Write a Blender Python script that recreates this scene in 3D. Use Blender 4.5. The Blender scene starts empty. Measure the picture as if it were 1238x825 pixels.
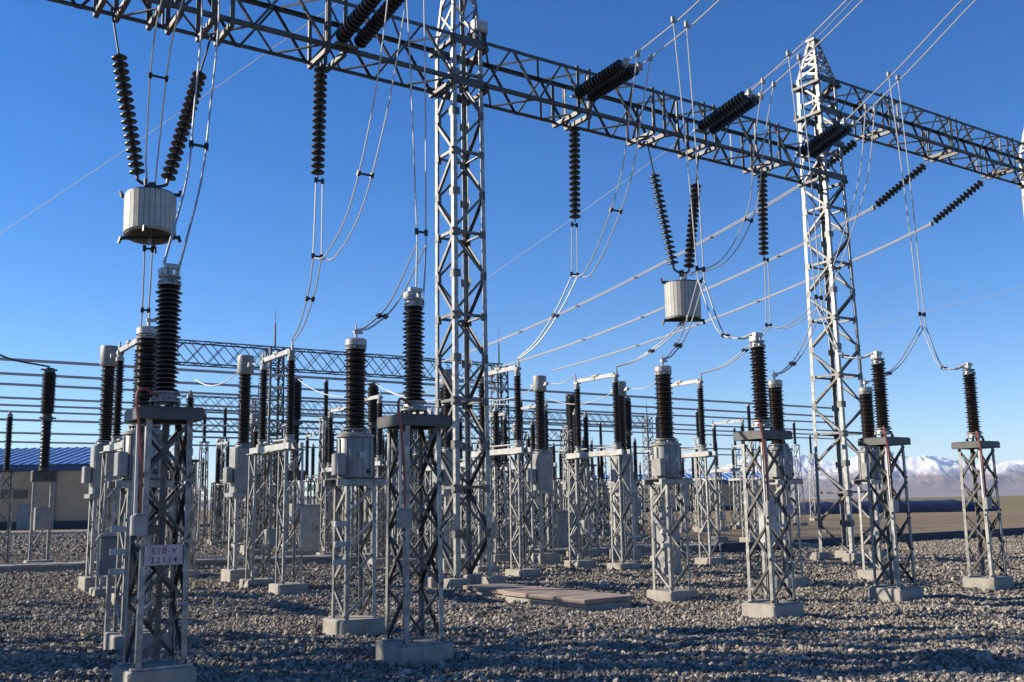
import bpy, math, random
import numpy as np
from mathutils import Vector, Matrix
R = math.radians
random.seed(7)
rng = np.random.default_rng(11)
scene = bpy.context.scene
col = scene.collection

# ------------------------------------------------------------------ camera
CAM_H = 1.7
PITCH, ROLL = R(9.3), R(1.0)
fw = Vector((0, math.cos(PITCH), math.sin(PITCH)))
up0 = Vector((0, -math.sin(PITCH), math.cos(PITCH)))
rt0 = Vector((1, 0, 0))
rt = rt0 * math.cos(ROLL) - up0 * math.sin(ROLL)
up = rt0 * math.sin(ROLL) + up0 * math.cos(ROLL)
cam_data = bpy.data.cameras.new('camera')
cam_data.lens = 35.0
cam_data.sensor_width = 36.0
cam_data.clip_start = 0.05
cam_data.clip_end = 60000
cam = bpy.data.objects.new('camera', cam_data)
m = Matrix((rt, up, -fw)).transposed().to_4x4()
m.translation = (0, 0, CAM_H)
cam.matrix_world = m
col.objects.link(cam)
scene.camera = cam

# ------------------------------------------------------------------ light
SUN_EL = R(24)
SUN_AZ_VEC = Vector((-0.99, 0.12, 0)).normalized()       # horizontal direction towards the sun
world = bpy.data.worlds.new('World')
scene.world = world
world.use_nodes = True
wn = world.node_tree
wn.nodes.clear()
sky = wn.nodes.new('ShaderNodeTexSky')
sky.sky_type = 'NISHITA'
sky.sun_disc = False
sky.sun_elevation = SUN_EL
sky.sun_rotation = math.atan2(SUN_AZ_VEC.x, SUN_AZ_VEC.y)
sky.altitude = 1800
sky.air_density = 1.0
sky.dust_density = 0.25
sky.ozone_density = 3.0
bg = wn.nodes.new('ShaderNodeBackground')
bg.inputs['Strength'].default_value = 0.087
wo = wn.nodes.new('ShaderNodeOutputWorld')
hs = wn.nodes.new('ShaderNodeHueSaturation')
hs.inputs['Saturation'].default_value = 1.33
hs.inputs['Hue'].default_value = 0.509
wn.links.new(sky.outputs[0], hs.inputs['Color'])
wn.links.new(hs.outputs[0], bg.inputs[0])
wn.links.new(bg.outputs[0], wo.inputs[0])
sun_data = bpy.data.lights.new('sun', 'SUN')
sun_data.energy = 5.0
sun_data.angle = R(0.5)
sun_data.color = (1.0, 0.89, 0.73)
sun = bpy.data.objects.new('sun', sun_data)
sd = Vector((SUN_AZ_VEC.x * math.cos(SUN_EL), SUN_AZ_VEC.y * math.cos(SUN_EL), math.sin(SUN_EL)))
sun.rotation_euler = sd.to_track_quat('Z', 'Y').to_euler()
sun.location = (-30, 0, 40)
col.objects.link(sun)
vs = scene.view_settings
vs.view_transform = 'Standard'
vs.look = 'None'
vs.exposure = 1.0
vs.gamma = 1.0
scene.cycles.max_bounces = 6

# ------------------------------------------------------------------ yard frame: u along the gantry beam, v towards the camera
A = Vector((-1.1, 21.3, 0))
ANG = R(34)
U = Vector((math.cos(ANG), math.sin(ANG), 0))
V = Vector((math.sin(ANG), -math.cos(ANG), 0))
def P(u, v, z=0.0):
    p = A + U * u + V * v
    return Vector((p.x, p.y, z))
def px_of(p):
    d = Vector(p) - Vector((0, 0, CAM_H))
    w = d.dot(fw)
    if w <= 0.1: return (-9999, -9999)
    return (619 + 1203 * d.dot(rt) / w, 412.5 - 1203 * d.dot(up) / w)

# ------------------------------------------------------------------ materials
TONE = 0.78
def rust(mt, amount=0.55, scale=3.2, lo=0.60, hi=0.78, tint=(0.16, 0.085, 0.045)):
    nt = mt.node_tree; b = nt.nodes['Principled BSDF']
    src = b.inputs['Base Color'].links[0].from_socket
    geo = nt.nodes.new('ShaderNodeNewGeometry')
    mp = nt.nodes.new('ShaderNodeMapping'); mp.inputs['Scale'].default_value = (1, 1, 0.35)
    nt.links.new(geo.outputs['Position'], mp.inputs['Vector'])
    n = nt.nodes.new('ShaderNodeTexNoise'); n.inputs['Scale'].default_value = scale; n.inputs['Detail'].default_value = 9; n.inputs['Roughness'].default_value = 0.7
    nt.links.new(mp.outputs[0], n.inputs['Vector'])
    mr = nt.nodes.new('ShaderNodeMapRange'); mr.inputs['From Min'].default_value = lo; mr.inputs['From Max'].default_value = hi; mr.inputs['To Max'].default_value = amount
    nt.links.new(n.outputs['Fac'], mr.inputs['Value'])
    mx = nt.nodes.new('ShaderNodeMix'); mx.data_type = 'RGBA'; mx.inputs['B'].default_value = (*tint, 1)
    nt.links.new(mr.outputs['Result'], mx.inputs['Factor']); nt.links.new(src, mx.inputs['A'])
    nt.links.new(mx.outputs['Result'], b.inputs['Base Color'])
def material(name, color, rough=0.6, metal=0.0, var=0.0, scale=8.0, color2=None, bump=0.0, bscale=40.0, coat=0.0, rand=0.0, detail=4.0):
    color = tuple(c * TONE for c in color)
    if color2: color2 = tuple(c * TONE for c in color2)
    mt = bpy.data.materials.new(name)
    mt.use_nodes = True
    nt = mt.node_tree
    b = nt.nodes['Principled BSDF']
    b.inputs['Roughness'].default_value = rough
    b.inputs['Metallic'].default_value = metal
    b.inputs['Coat Weight'].default_value = coat
    b.inputs['Base Color'].default_value = (*color, 1)
    tc = nt.nodes.new('ShaderNodeTexCoord')
    src = None
    if var > 0 or color2:
        n = nt.nodes.new('ShaderNodeTexNoise')
        n.inputs['Scale'].default_value = scale
        n.inputs['Detail'].default_value = detail
        n.inputs['Roughness'].default_value = 0.65
        geo = nt.nodes.new('ShaderNodeNewGeometry')
        nt.links.new(geo.outputs['Position'], n.inputs['Vector'])
        r = nt.nodes.new('ShaderNodeValToRGB')
        c2 = color2 or tuple(max(0, c * (1 - var)) for c in color)
        r.color_ramp.elements[0].position = 0.35
        r.color_ramp.elements[1].position = 0.68
        r.color_ramp.elements[0].color = (*c2, 1)
        r.color_ramp.elements[1].color = (*color, 1)
        nt.links.new(n.outputs['Fac'], r.inputs['Fac'])
        src = r.outputs['Color']
    if rand > 0:
        oi = nt.nodes.new('ShaderNodeObjectInfo')
        mr = nt.nodes.new('ShaderNodeMapRange')
        mr.inputs['To Min'].default_value = 1 - rand
        mr.inputs['To Max'].default_value = 1 + rand * 0.6
        nt.links.new(oi.outputs['Random'], mr.inputs['Value'])
        mul = nt.nodes.new('ShaderNodeVectorMath')
        mul.operation = 'SCALE'
        if src: nt.links.new(src, mul.inputs[0])
        else: mul.inputs[0].default_value = color
        nt.links.new(mr.outputs['Result'], mul.inputs['Scale'])
        src = mul.outputs[0]
    if src: nt.links.new(src, b.inputs['Base Color'])
    if bump > 0:
        n2 = nt.nodes.new('ShaderNodeTexNoise')
        n2.inputs['Scale'].default_value = bscale
        n2.inputs['Detail'].default_value = 5
        geo2 = nt.nodes.new('ShaderNodeNewGeometry')
        nt.links.new(geo2.outputs['Position'], n2.inputs['Vector'])
        bp = nt.nodes.new('ShaderNodeBump')
        bp.inputs['Strength'].default_value = bump
        bp.inputs['Distance'].default_value = 0.02
        nt.links.new(n2.outputs['Fac'], bp.inputs['Height'])
        nt.links.new(bp.outputs['Normal'], b.inputs['Normal'])
    return mt

M = {}
M['steel'] = material('galvanised_steel', (0.46, 0.46, 0.44), 0.45, 0.35, scale=9, color2=(0.19, 0.192, 0.187), rand=0.25)
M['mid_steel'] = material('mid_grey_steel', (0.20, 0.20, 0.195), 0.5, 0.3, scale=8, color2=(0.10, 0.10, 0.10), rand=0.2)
M['dark_steel'] = material('dark_grey_steel', (0.12, 0.12, 0.115), 0.55, 0.25, scale=7, color2=(0.055, 0.055, 0.053), rand=0.12)
M['channel'] = material('dark_channel_steel', (0.085, 0.09, 0.09), 0.5, 0.25, scale=5, color2=(0.05, 0.053, 0.055))
M['porcelain'] = material('brown_porcelain', (0.026, 0.016, 0.012), 0.3, 0.0, scale=14, color2=(0.015, 0.010, 0.008), coat=0.1)
M['porcelain2'] = material('dark_porcelain', (0.018, 0.014, 0.013), 0.42, 0.0, scale=14, color2=(0.011, 0.009, 0.008))
M['alu'] = material('aluminium', (0.48, 0.48, 0.47), 0.45, 0.4, scale=20, color2=(0.30, 0.30, 0.30))
M['wire'] = material('aluminium_conductor', (0.60, 0.60, 0.59), 0.5, 0.3, scale=30, color2=(0.45, 0.45, 0.44))
M['clamp'] = material('dark_clamp', (0.06, 0.06, 0.062), 0.5, 0.5, var=0.3)
M['greypaint'] = material('grey_paint', (0.36, 0.365, 0.355), 0.45, 0.0, scale=4, color2=(0.22, 0.225, 0.22), bump=0.05)
M['whitepaint'] = material('white_paint', (0.54, 0.54, 0.52), 0.45, 0.0, scale=5, color2=(0.34, 0.34, 0.33))
M['trap'] = material('line_trap_grey', (0.50, 0.50, 0.47), 0.6, 0.0, scale=6, color2=(0.38, 0.38, 0.36), rand=0.1)
M['black'] = material('matt_black', (0.015, 0.015, 0.017), 0.7)
M['concrete'] = material('concrete', (0.42, 0.395, 0.35), 0.9, 0.0, scale=5, color2=(0.30, 0.28, 0.25), bump=0.5, bscale=45)
M['slab'] = material('reddish_slab', (0.38, 0.30, 0.25), 0.85, 0.0, scale=3.5, color2=(0.27, 0.21, 0.18), bump=0.35, bscale=30, rand=0.08)
M['redcable'] = material('red_brown_cable', (0.30, 0.07, 0.05), 0.5)
M['whitecable'] = material('pale_conduit', (0.65, 0.62, 0.58), 0.5)
M['box'] = material('box_grey', (0.20, 0.22, 0.24), 0.5, 0.2, var=0.2)
M['sign'] = material('faded_pink_sign', (0.62, 0.55, 0.59), 0.6, 0.0, scale=14, color2=(0.40, 0.33, 0.36))
M['ink'] = material('sign_ink', (0.10, 0.02, 0.035), 0.7)
M['roofblue'] = material('blue_sheet_roof', (0.12, 0.30, 0.66), 0.45, 0.1, scale=0.6, color2=(0.08, 0.20, 0.42))
M['roofrib'] = material('pale_blue_roof_rib', (0.30, 0.42, 0.62), 0.45)
M['fascia'] = material('blue_fascia', (0.03, 0.07, 0.22), 0.5, var=0.2, scale=1)
M['tan'] = material('tan_render_wall', (0.56, 0.42, 0.27), 0.9, scale=0.8, color2=(0.46, 0.35, 0.23), bump=0.1)
M['darkbase'] = material('dark_plinth', (0.05, 0.065, 0.09), 0.8, var=0.3)
M['window'] = material('dark_glass', (0.02, 0.03, 0.04), 0.12)
M['tarp'] = material('dark_blue_sheeting', (0.012, 0.02, 0.06), 0.5, scale=0.7, color2=(0.02, 0.03, 0.075), bump=0.4, bscale=2)
M['road'] = material('grey_road', (0.28, 0.27, 0.27), 0.9, scale=1.2, color2=(0.21, 0.205, 0.21), bump=0.2)
M['kerb'] = material('kerb_concrete', (0.40, 0.38, 0.36), 0.9, scale=2, color2=(0.30, 0.29, 0.28))
M['stone'] = material('gravel_stone', (0.48, 0.42, 0.34), 0.85, 0.0, scale=5.5, color2=(0.17, 0.152, 0.13), rand=0.7, detail=8)

for k_ in ('steel', 'mid_steel', 'dark_steel', 'channel'): rust(M[k_])
for k_ in ('concrete', 'greypaint', 'whitepaint', 'slab', 'kerb'): rust(M[k_], 0.6, 2.6, 0.52, 0.80, (0.11, 0.095, 0.075))

# ------------------------------------------------------------------ mesh helpers
class MB:
    def __init__(s):
        s.v, s.f, s.m = [], [], []
    def add(s, vs, fs, mi=0):
        o = len(s.v)
        s.v += [tuple(p) for p in vs]
        s.f += [tuple(i + o for i in f) for f in fs]
        s.m += [mi] * len(fs)
        return s
    def box(s, c, d, mi=0):
        x, y, z = c; a, b, e = d[0] / 2, d[1] / 2, d[2] / 2
        vs = [(x + i * a, y + j * b, z + k * e) for k in (-1, 1) for j in (-1, 1) for i in (-1, 1)]
        return s.add(vs, [(0, 2, 3, 1), (4, 5, 7, 6), (0, 1, 5, 4), (2, 6, 7, 3), (0, 4, 6, 2), (1, 3, 7, 5)], mi)
    def prism(s, c, d, bev, mi=0):
        """box with bevelled vertical edges and top edge"""
        x, y, z = c; a, b, e = d[0] / 2, d[1] / 2, d[2] / 2
        def ring(k, q):
            o = []
            for sx, sy in ((1, 1), (-1, 1), (-1, -1), (1, -1)):
                pts = [(sx * (a - q), sy * (b - q - bev)), (sx * (a - q - bev), sy * (b - q))]
                if sx * sy < 0: pts.reverse()
                o += [(x + p[0], y + p[1], z + k) for p in pts]
            return o
        rings = ring(-e, 0) + ring(e - bev, 0) + ring(e, bev)
        fs = [tuple(reversed(range(8)))]
        for k in (0, 1):
            for i in range(8):
                j = (i + 1) % 8
                fs.append((k * 8 + i, k * 8 + j, k * 8 + 8 + j, k * 8 + 8 + i))
        fs.append(tuple(range(16, 24)))
        return s.add(rings, fs, mi)
    def bar(s, p, q, w, h, mi=0, upv=(0, 0, 1)):
        p, q = Vector(p), Vector(q)
        d = (q - p).normalized()
        n = Vector(upv)
        if abs(d.dot(n)) > 0.95: n = Vector((1, 0, 0))
        y = n.cross(d).normalized(); z = d.cross(y)
        vs = [e + y * i * w / 2 + z * j * h / 2 for e in (p, q) for i, j in ((-1, -1), (1, -1), (1, 1), (-1, 1))]
        return s.add(vs, [(3, 2, 1, 0), (4, 5, 6, 7), (0, 1, 5, 4), (1, 2, 6, 5), (2, 3, 7, 6), (3, 0, 4, 7)], mi)
    def tube(s, pts, r, n=6, mi=0):
        pts = [Vector(p) for p in pts]
        ringbase = []
        prev = None
        for i, p in enumerate(pts):
            a = pts[max(i - 1, 0)]; b = pts[min(i + 1, len(pts) - 1)]
            d = (b - a).normalized()
            if prev is None:
                t = Vector((0, 0, 1)) if abs(d.z) < 0.9 else Vector((1, 0, 0))
                x = t.cross(d).normalized()
            else:
                x = (prev - d * prev.dot(d)).normalized()
            prev = x
            y = d.cross(x)
            ringbase.append([p + (x * math.cos(2 * math.pi * k / n) + y * math.sin(2 * math.pi * k / n)) * r for k in range(n)])
        vs = [q for rg in ringbase for q in rg]
        fs = []
        for i in range(len(pts) - 1):
            for k in range(n):
                j = (k + 1) % n
                fs.append((i * n + k, i * n + j, (i + 1) * n + j, (i + 1) * n + k))
        fs.append(tuple(reversed(range(n))))
        fs.append(tuple(range((len(pts) - 1) * n, len(pts) * n)))
        return s.add(vs, fs, mi)
    def lathe(s, prof, n=16, c=(0, 0, 0), mi=0, mis=None):
        vs, fs = [], []
        for r, z in prof:
            for k in range(n):
                a = 2 * math.pi * k / n
                vs.append((c[0] + r * math.cos(a), c[1] + r * math.sin(a), c[2] + z))
        ms = []
        for i in range(len(prof) - 1):
            for k in range(n):
                j = (k + 1) % n
                fs.append((i * n + k, i * n + j, (i + 1) * n + j, (i + 1) * n + k))
                ms.append(mis[i] if mis else mi)
        fs.append(tuple(reversed(range(n)))); ms.append(mis[0] if mis else mi)
        fs.append(tuple(range((len(prof) - 1) * n, len(prof) * n))); ms.append(mis[-1] if mis else mi)
        o = len(s.v)
        s.v += vs
        s.f += [tuple(i + o for i in f) for f in fs]
        s.m += ms
        return s
    def mesh(s, name, mats, smooth=False):
        me = bpy.data.meshes.new(name)
        me.from_pydata(s.v, [], s.f)
        for mt in (mats if isinstance(mats, (list, tuple)) else [mats]): me.materials.append(mt)
        if max(s.m, default=0) > 0:
            me.polygons.foreach_set('material_index', s.m)
        if smooth:
            me.polygons.foreach_set('use_smooth', [True] * len(me.polygons))
            me.set_sharp_from_angle(angle=R(38))
        me.update()
        return me
    def build(s, name, mats, parent=None, smooth=False):
        return link(name, s.mesh(name, mats, smooth), parent)

def link(name, me, parent=None, mat=None):
    o = bpy.data.objects.new(name, me)
    col.objects.link(o)
    if parent is not None: o.parent = parent
    if mat is not None: o.matrix_local = mat
    return o
def tag(o, label, cat, group=None, kind=None):
    if label: o['label'] = label
    if cat: o['category'] = cat
    if group: o['group'] = group
    if kind: o['kind'] = kind
    return o
def thing(name, loc, label, cat, group=None, rotz=0.0, scale=1.0):
    o = bpy.data.objects.new(name, None)
    o.empty_display_size = 0.2
    col.objects.link(o)
    o.location = loc
    o.rotation_euler = (0, 0, rotz)
    o.scale = (scale,) * 3
    return tag(o, label, cat, group)
def structure(o, label=None):
    o['kind'] = 'structure'
    if label: o['label'] = label
    return o
def copy_tree(root, loc, rotz=None, label=None, group=None, scale=None):
    r = root.copy(); col.objects.link(r)
    r.location = loc
    if rotz is not None: r.rotation_euler = (0, 0, rotz)
    if scale is not None: r.scale = scale
    if label: r['label'] = label
    if group: r['group'] = group
    for ch in KIDS.get(root.name, []):
        c = ch.copy(); col.objects.link(c); c.parent = r
        for g in KIDS.get(ch.name, []):
            d = g.copy(); col.objects.link(d); d.parent = c
    return r
KIDS = {}
def register(root):
    KIDS[root.name] = [o for o in col.objects if o.parent == root]
    for c in KIDS[root.name]:
        KIDS[c.name] = [o for o in col.objects if o.parent == c]
    return root

# rolled angle-section bar of unit length along x, shared by every lattice member
UNIT = {}
def angle_mesh(w, mkey, name):
    k = (round(w, 4), mkey, name)
    if k not in UNIT:
        t = max(0.12 * w, 0.006)
        prof = [(0, 0), (w, 0), (w, t), (t, t), (t, w), (0, w)]
        vs = [(x, a, b) for x in (0, 1) for a, b in prof]
        fs = [(5, 4, 3, 2, 1, 0), (6, 7, 8, 9, 10, 11)] + [(i, (i + 1) % 6, 6 + (i + 1) % 6, 6 + i) for i in range(6)]
        UNIT[k] = MB().add(vs, fs).mesh(name, M[mkey])
    return UNIT[k]
def angle_matrix(p, q, y):
    p, q, y = Vector(p), Vector(q), Vector(y)
    d = q - p; L = d.length; x = d / L
    y = (y - x * y.dot(x)).normalized()
    z = x.cross(y)
    mt = Matrix((x, y, z)).transposed().to_4x4() @ Matrix.Diagonal((L, 1, 1, 1))
    mt.translation = p
    return mt
def member(name, p, q, y, z, w, mkey, parent):
    """angle bar from p to q with flanges towards y and z (swapped if needed to stay right-handed)"""
    x = (Vector(q) - Vector(p)).normalized()
    if x.cross(Vector(y)).dot(Vector(z)) < 0: y, z = z, y
    return link(name, angle_mesh(w, mkey, name), parent, angle_matrix(p, q, y))
def member_mb(mb, p, q, y, z, w):
    x = (Vector(q) - Vector(p)).normalized()
    if x.cross(Vector(y)).dot(Vector(z)) < 0: y, z = z, y
    t = max(0.12 * w, 0.006)
    prof = [(0, 0), (w, 0), (w, t), (t, t), (t, w), (0, w)]
    mt = angle_matrix(p, q, y)
    vs = [mt @ Vector((a, b, c)) for a in (0, 1) for b, c in prof]
    mb.add(vs, [(5, 4, 3, 2, 1, 0), (6, 7, 8, 9, 10, 11)] + [(i, (i + 1) % 6, 6 + (i + 1) % 6, 6 + i) for i in range(6)])

def lattice(parent, s0, s1, z0, z1, panels, lw, bw, pattern, mkey='steel', bkey=None, c=(0, 0), split=True, ring=True, dx=0, dy=0, jitter=0):
    """square lattice column; pattern is a string per panel: X, / , Z (alternating)"""
    bkey = bkey or mkey
    def cor(sx, sy, z):
        t = (z - z0) / (z1 - z0)
        s = (s0 + (s1 - s0) * t) / 2
        return Vector((c[0] + sx * s, c[1] + sy * s, z))
    for sx, sy in ((1, 1), (-1, 1), (-1, -1), (1, -1)):
        member('leg', cor(sx, sy, z0), cor(sx, sy, z1), (-sx, 0, 0), (0, -sy, 0), lw, mkey, parent)
    mb = MB()
    def br(p, q, n):
        x = (q - p).normalized()
        y = n.cross(x)
        if split: member('brace', p, q, y, -n, bw, bkey, parent)
        else: member_mb(mb, p, q, y, -n, bw)
    corners = [(1, 1), (-1, 1), (-1, -1), (1, -1)]
    for fi in range(4):
        a, b = corners[fi], corners[(fi + 1) % 4]
        n = Vector((a[0] + b[0], a[1] + b[1], 0)).normalized()
        for k in range(panels):
            za = z0 + (z1 - z0) * k / panels + 0.02
            zb = z0 + (z1 - z0) * (k + 1) / panels - 0.02
            ch = pattern[k % len(pattern)]
            off = n * (-lw * 0.16); off2 = n * (-lw * 0.16 - bw * 0.16 - 0.004)
            if ch == 'X':
                br(cor(*a, za) + off, cor(*b, zb) + off, n)
                br(cor(*b, za) + off2, cor(*a, zb) + off2, n)
            elif (ch == '/') or (ch == 'Z' and (k + fi) % 2 == 0):
                br(cor(*a, za) + off, cor(*b, zb) + off, n)
            else:
                br(cor(*b, za) + off, cor(*a, zb) + off, n)
            if ring and k > 0 and k % 2 == 0:
                br(cor(*a, za - 0.02) + off2, cor(*b, za - 0.02) + off2, n)
    if not split and mb.v:
        o = mb.build('bracing', M[bkey], parent)
        o['kind'] = 'stuff'

def shed_profile(r_core, r_big, r_small, z0, z1, n):
    prof = [(r_core * 0.9, z0)]
    pitch = (z1 - z0) / n
    for i in range(n):
        zb = z0 + pitch * i
        r = r_big if i % 2 == 0 else r_small
        prof += [(r_core, zb + pitch * 0.12), (r - 0.006, zb + pitch * 0.30), (r, zb + pitch * 0.38), (r - 0.004, zb + pitch * 0.46), (r_core, zb + pitch * 0.92)]
    prof.append((r_core * 0.9, z1))
    return prof
def porcelain(parent, c, z0, z1, r_core, r_big, n, seg=18, mkey='porcelain', r_small=None):
    o = MB().lathe(shed_profile(r_core, r_big, r_small or r_big * 0.86, z0, z1, n), seg, (c[0], c[1], 0)).build('insulator', M[mkey], parent, smooth=True)
    return o
def flange(parent, c, z0, z1, r, mkey='alu', seg=18, name='flange', bolts=True):
    mb = MB().lathe([(r, z0), (r, z0 + 0.018), (r * 0.8, z0 + 0.022), (r * 0.74, z1 - 0.022), (r * 0.95, z1 - 0.018), (r * 0.95, z1)], seg, (c[0], c[1], 0))
    if bolts:
        for k in range(8):
            a = k * math.pi / 4 + 0.2
            mb.box((c[0] + r * 0.9 * math.cos(a), c[1] + r * 0.9 * math.sin(a), z0 + 0.034), (0.022, 0.022, 0.03))
    return mb.build(name, M[mkey], parent, smooth=True)

def spline(pts, n=8):
    pts = [Vector(p) for p in pts]
    if len(pts) == 2: return pts
    q = [pts[0] * 2 - pts[1]] + pts + [pts[-1] * 2 - pts[-2]]
    out = []
    for i in range(1, len(q) - 2):
        a, b, c, d = q[i - 1], q[i], q[i + 1], q[i + 2]
        for k in range(n):
            t = k / n
            out.append(0.5 * ((2 * b) + (c - a) * t + (2 * a - 5 * b + 4 * c - d) * t * t + (-a + 3 * b - 3 * c + d) * t ** 3))
    out.append(pts[-1])
    return out
def sagline(p, q, sag, n=14):
    p, q = Vector(p), Vector(q)
    return [p.lerp(q, k / n) - Vector((0, 0, 4 * sag * (k / n) * (1 - k / n))) for k in range(n + 1)]
def twin(pts, label, group, sep=(0.2, 0.2), r=0.015, spacers=(0.3, 0.6), clamps=(), name='twin_conductor', sepdir=None, raw=False, spk='clamp'):
    """two parallel bare conductors with spacers"""
    path = pts if raw else spline(pts)
    root = thing(name, path[0], label, 'conductor', group)
    o = path[0]
    sv = Vector(sepdir).normalized() if sepdir is not None else U
    n = len(path) - 1
    offs = [sv * (sep[0] + (sep[1] - sep[0]) * i / n) / 2 for i in range(n + 1)]
    for s in (-1, 1):
        MB().tube([path[i] + offs[i] * s - o for i in range(n + 1)], r, 6).build('wire', M['wire'], root, smooth=True)
    for t in spacers:
        i = min(int(t * n), n - 1); f = t * n - i
        c = path[i].lerp(path[i + 1], f) - o; w = offs[i].length
        d = (path[i + 1] - path[i]).normalized()
        mb = MB().bar(c - sv * w, c + sv * w, 0.03, 0.035)
        for s in (-1, 1): mb.bar(c + sv * w * s - d * 0.05, c + sv * w * s + d * 0.05, 0.06, 0.06)
        mb.build('spacer', M[spk], root)
    for e in clamps:
        i = 0 if e == 0 else n
        for s in (-1, 1):
            c = path[i] + offs[i] * s - o
            MB().prism((c.x, c.y, c.z), (0.09, 0.09, 0.13), 0.012).build('clamp', M['alu'], root)
    return root
def single(pts, label, group, r=0.014, name='bare_conductor', raw=False, mkey='wire', cat='conductor'):
    path = pts if raw else spline(pts)
    o = path[0]
    ob = MB().tube([p - o for p in path], r, 6).build(name, M[mkey], None, smooth=True)
    ob.location = o
    return tag(ob, label, cat, group)

# ------------------------------------------------------------------ ground
def gh(x, y):
    """small undulation of the gravel"""
    return (0.030 * np.sin(x * 2.1 + 0.7 * y) * np.cos(1.7 * y - 0.6 * x) + 0.014 * np.sin(4.3 * x - 2.9 * y + 1.3) + 0.012 * np.sin(7.9 * y + 3.1 * x) + 0.02 * np.sin(0.9 * x + 1.7) * np.sin(1.3 * y))
def grid_mesh(name, xs, ys, zf, mat, smooth=True):
    X, Y = np.meshgrid(xs, ys)
    Z = zf(X, Y)
    vs = np.stack([X, Y, Z], -1).reshape(-1, 3)
    nx, ny = len(xs), len(ys)
    i = np.arange(ny - 1)[:, None] * nx + np.arange(nx - 1)[None]
    fs = np.stack([i, i + 1, i + nx + 1, i + nx], -1).reshape(-1, 4)
    me = bpy.data.meshes.new(name)
    me.from_pydata(vs.tolist(), [], fs.tolist())
    me.materials.append(mat)
    if smooth: me.polygons.foreach_set('use_smooth', [True] * len(me.polygons))
    return link(name, me)

def ground_material(name, c1, c2, c3, s1, s2, voro=None, bump=0.5, bdist=0.03):
    mt = bpy.data.materials.new(name); mt.use_nodes = True
    nt = mt.node_tree; b = nt.nodes['Principled BSDF']
    b.inputs['Roughness'].default_value = 0.95
    b.inputs['Specular IOR Level'].default_value = 0.1
    geo = nt.nodes.new('ShaderNodeNewGeometry')
    n = nt.nodes.new('ShaderNodeTexNoise'); n.inputs['Scale'].default_value = s1; n.inputs['Detail'].default_value = 6
    nt.links.new(geo.outputs['Position'], n.inputs['Vector'])
    r = nt.nodes.new('ShaderNodeValToRGB')
    r.color_ramp.elements[0].position = 0.35; r.color_ramp.elements[1].position = 0.65
    r.color_ramp.elements[0].color = (*c1, 1); r.color_ramp.elements[1].color = (*c2, 1)
    nt.links.new(n.outputs['Fac'], r.inputs['Fac'])
    mix = nt.nodes.new('ShaderNodeMix'); mix.data_type = 'RGBA'
    mix.inputs['B'].default_value = (*c3, 1)
    if voro:
        v = nt.nodes.new('ShaderNodeTexVoronoi'); v.inputs['Scale'].default_value = voro
        nt.links.new(geo.outputs['Position'], v.inputs['Vector'])
        r2 = nt.nodes.new('ShaderNodeValToRGB')
        r2.color_ramp.elements[0].position = 0.0; r2.color_ramp.elements[1].position = 0.75
        nt.links.new(v.outputs['Color'], r2.inputs['Fac'])
        nt.links.new(r2.outputs['Color'], mix.inputs['Factor'])
        h = v.outputs['Distance']
    else:
        n2 = nt.nodes.new('ShaderNodeTexNoise'); n2.inputs['Scale'].default_value = s2; n2.inputs['Detail'].default_value = 6
        nt.links.new(geo.outputs['Position'], n2.inputs['Vector'])
        r2 = nt.nodes.new('ShaderNodeValToRGB')
        r2.color_ramp.elements[0].position = 0.4; r2.color_ramp.elements[1].position = 0.62
        nt.links.new(n2.outputs['Fac'], r2.inputs['Fac'])
        nt.links.new(r2.outputs['Color'], mix.inputs['Factor'])
        h = n2.outputs['Fac']
    nt.links.new(r.outputs['Color'], mix.inputs['A'])
    nt.links.new(mix.outputs['Result'], b.inputs['Base Color'])
    bp = nt.nodes.new('ShaderNodeBump'); bp.inputs['Strength'].default_value = bump; bp.inputs['Distance'].default_value = bdist
    if voro: bp.invert = True
    nt.links.new(h, bp.inputs['Height'])
    nt.links.new(bp.outputs['Normal'], b.inputs['Normal'])
    return mt
M['gravelbed'] = ground_material('gravel_bed', (0.06, 0.055, 0.05), (0.12, 0.105, 0.09), (0.34, 0.295, 0.24), 0.5, 1, voro=16, bump=1.0, bdist=0.05)
M['field'] = ground_material('dry_field', (0.19, 0.14, 0.09), (0.24, 0.185, 0.12), (0.15, 0.14, 0.07), 0.02, 0.004, bump=0.2)

fld = np.array([-30000, -12000, -4000, -1500, -500, -150, -60, 0, 60, 150, 500, 1500, 4000, 12000, 30000], float)
o = grid_mesh('field', fld, fld, lambda x, y: np.zeros_like(x) - 0.06, M['field'])
structure(o)
# the gravelled yard: fine where the camera is close
ys = np.concatenate([np.arange(-6, 26, 0.16), np.arange(26, 95, 1.0)])
xs = np.concatenate([np.arange(-70, -20, 1.0), np.arange(-20, 24, 0.2), np.arange(24, 60, 1.5)])
def yard_z(x, y):
    f = np.clip((30 - y) / 6, 0, 1)
    return gh(x, y) * f
o = grid_mesh('gravel_yard', xs, ys, yard_z, M['gravelbed'])
# drop the part of the sheet beyond the road on the right, where the field begins
import bmesh
bm = bmesh.new(); bm.from_mesh(o.data)
kill = []
for f in bm.faces:
    c = f.calc_center_median()
    d = Vector((c.x, c.y, 0)) - A
    u_, v_ = d.dot(U), d.dot(V)
    if (v_ < -8.6 and u_ > 17.5 - (v_ + 8.6) * 0.55): kill.append(f)
bmesh.ops.delete(bm, geom=kill, context='FACES')
bm.to_mesh(o.data); bm.free()
structure(o)

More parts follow.
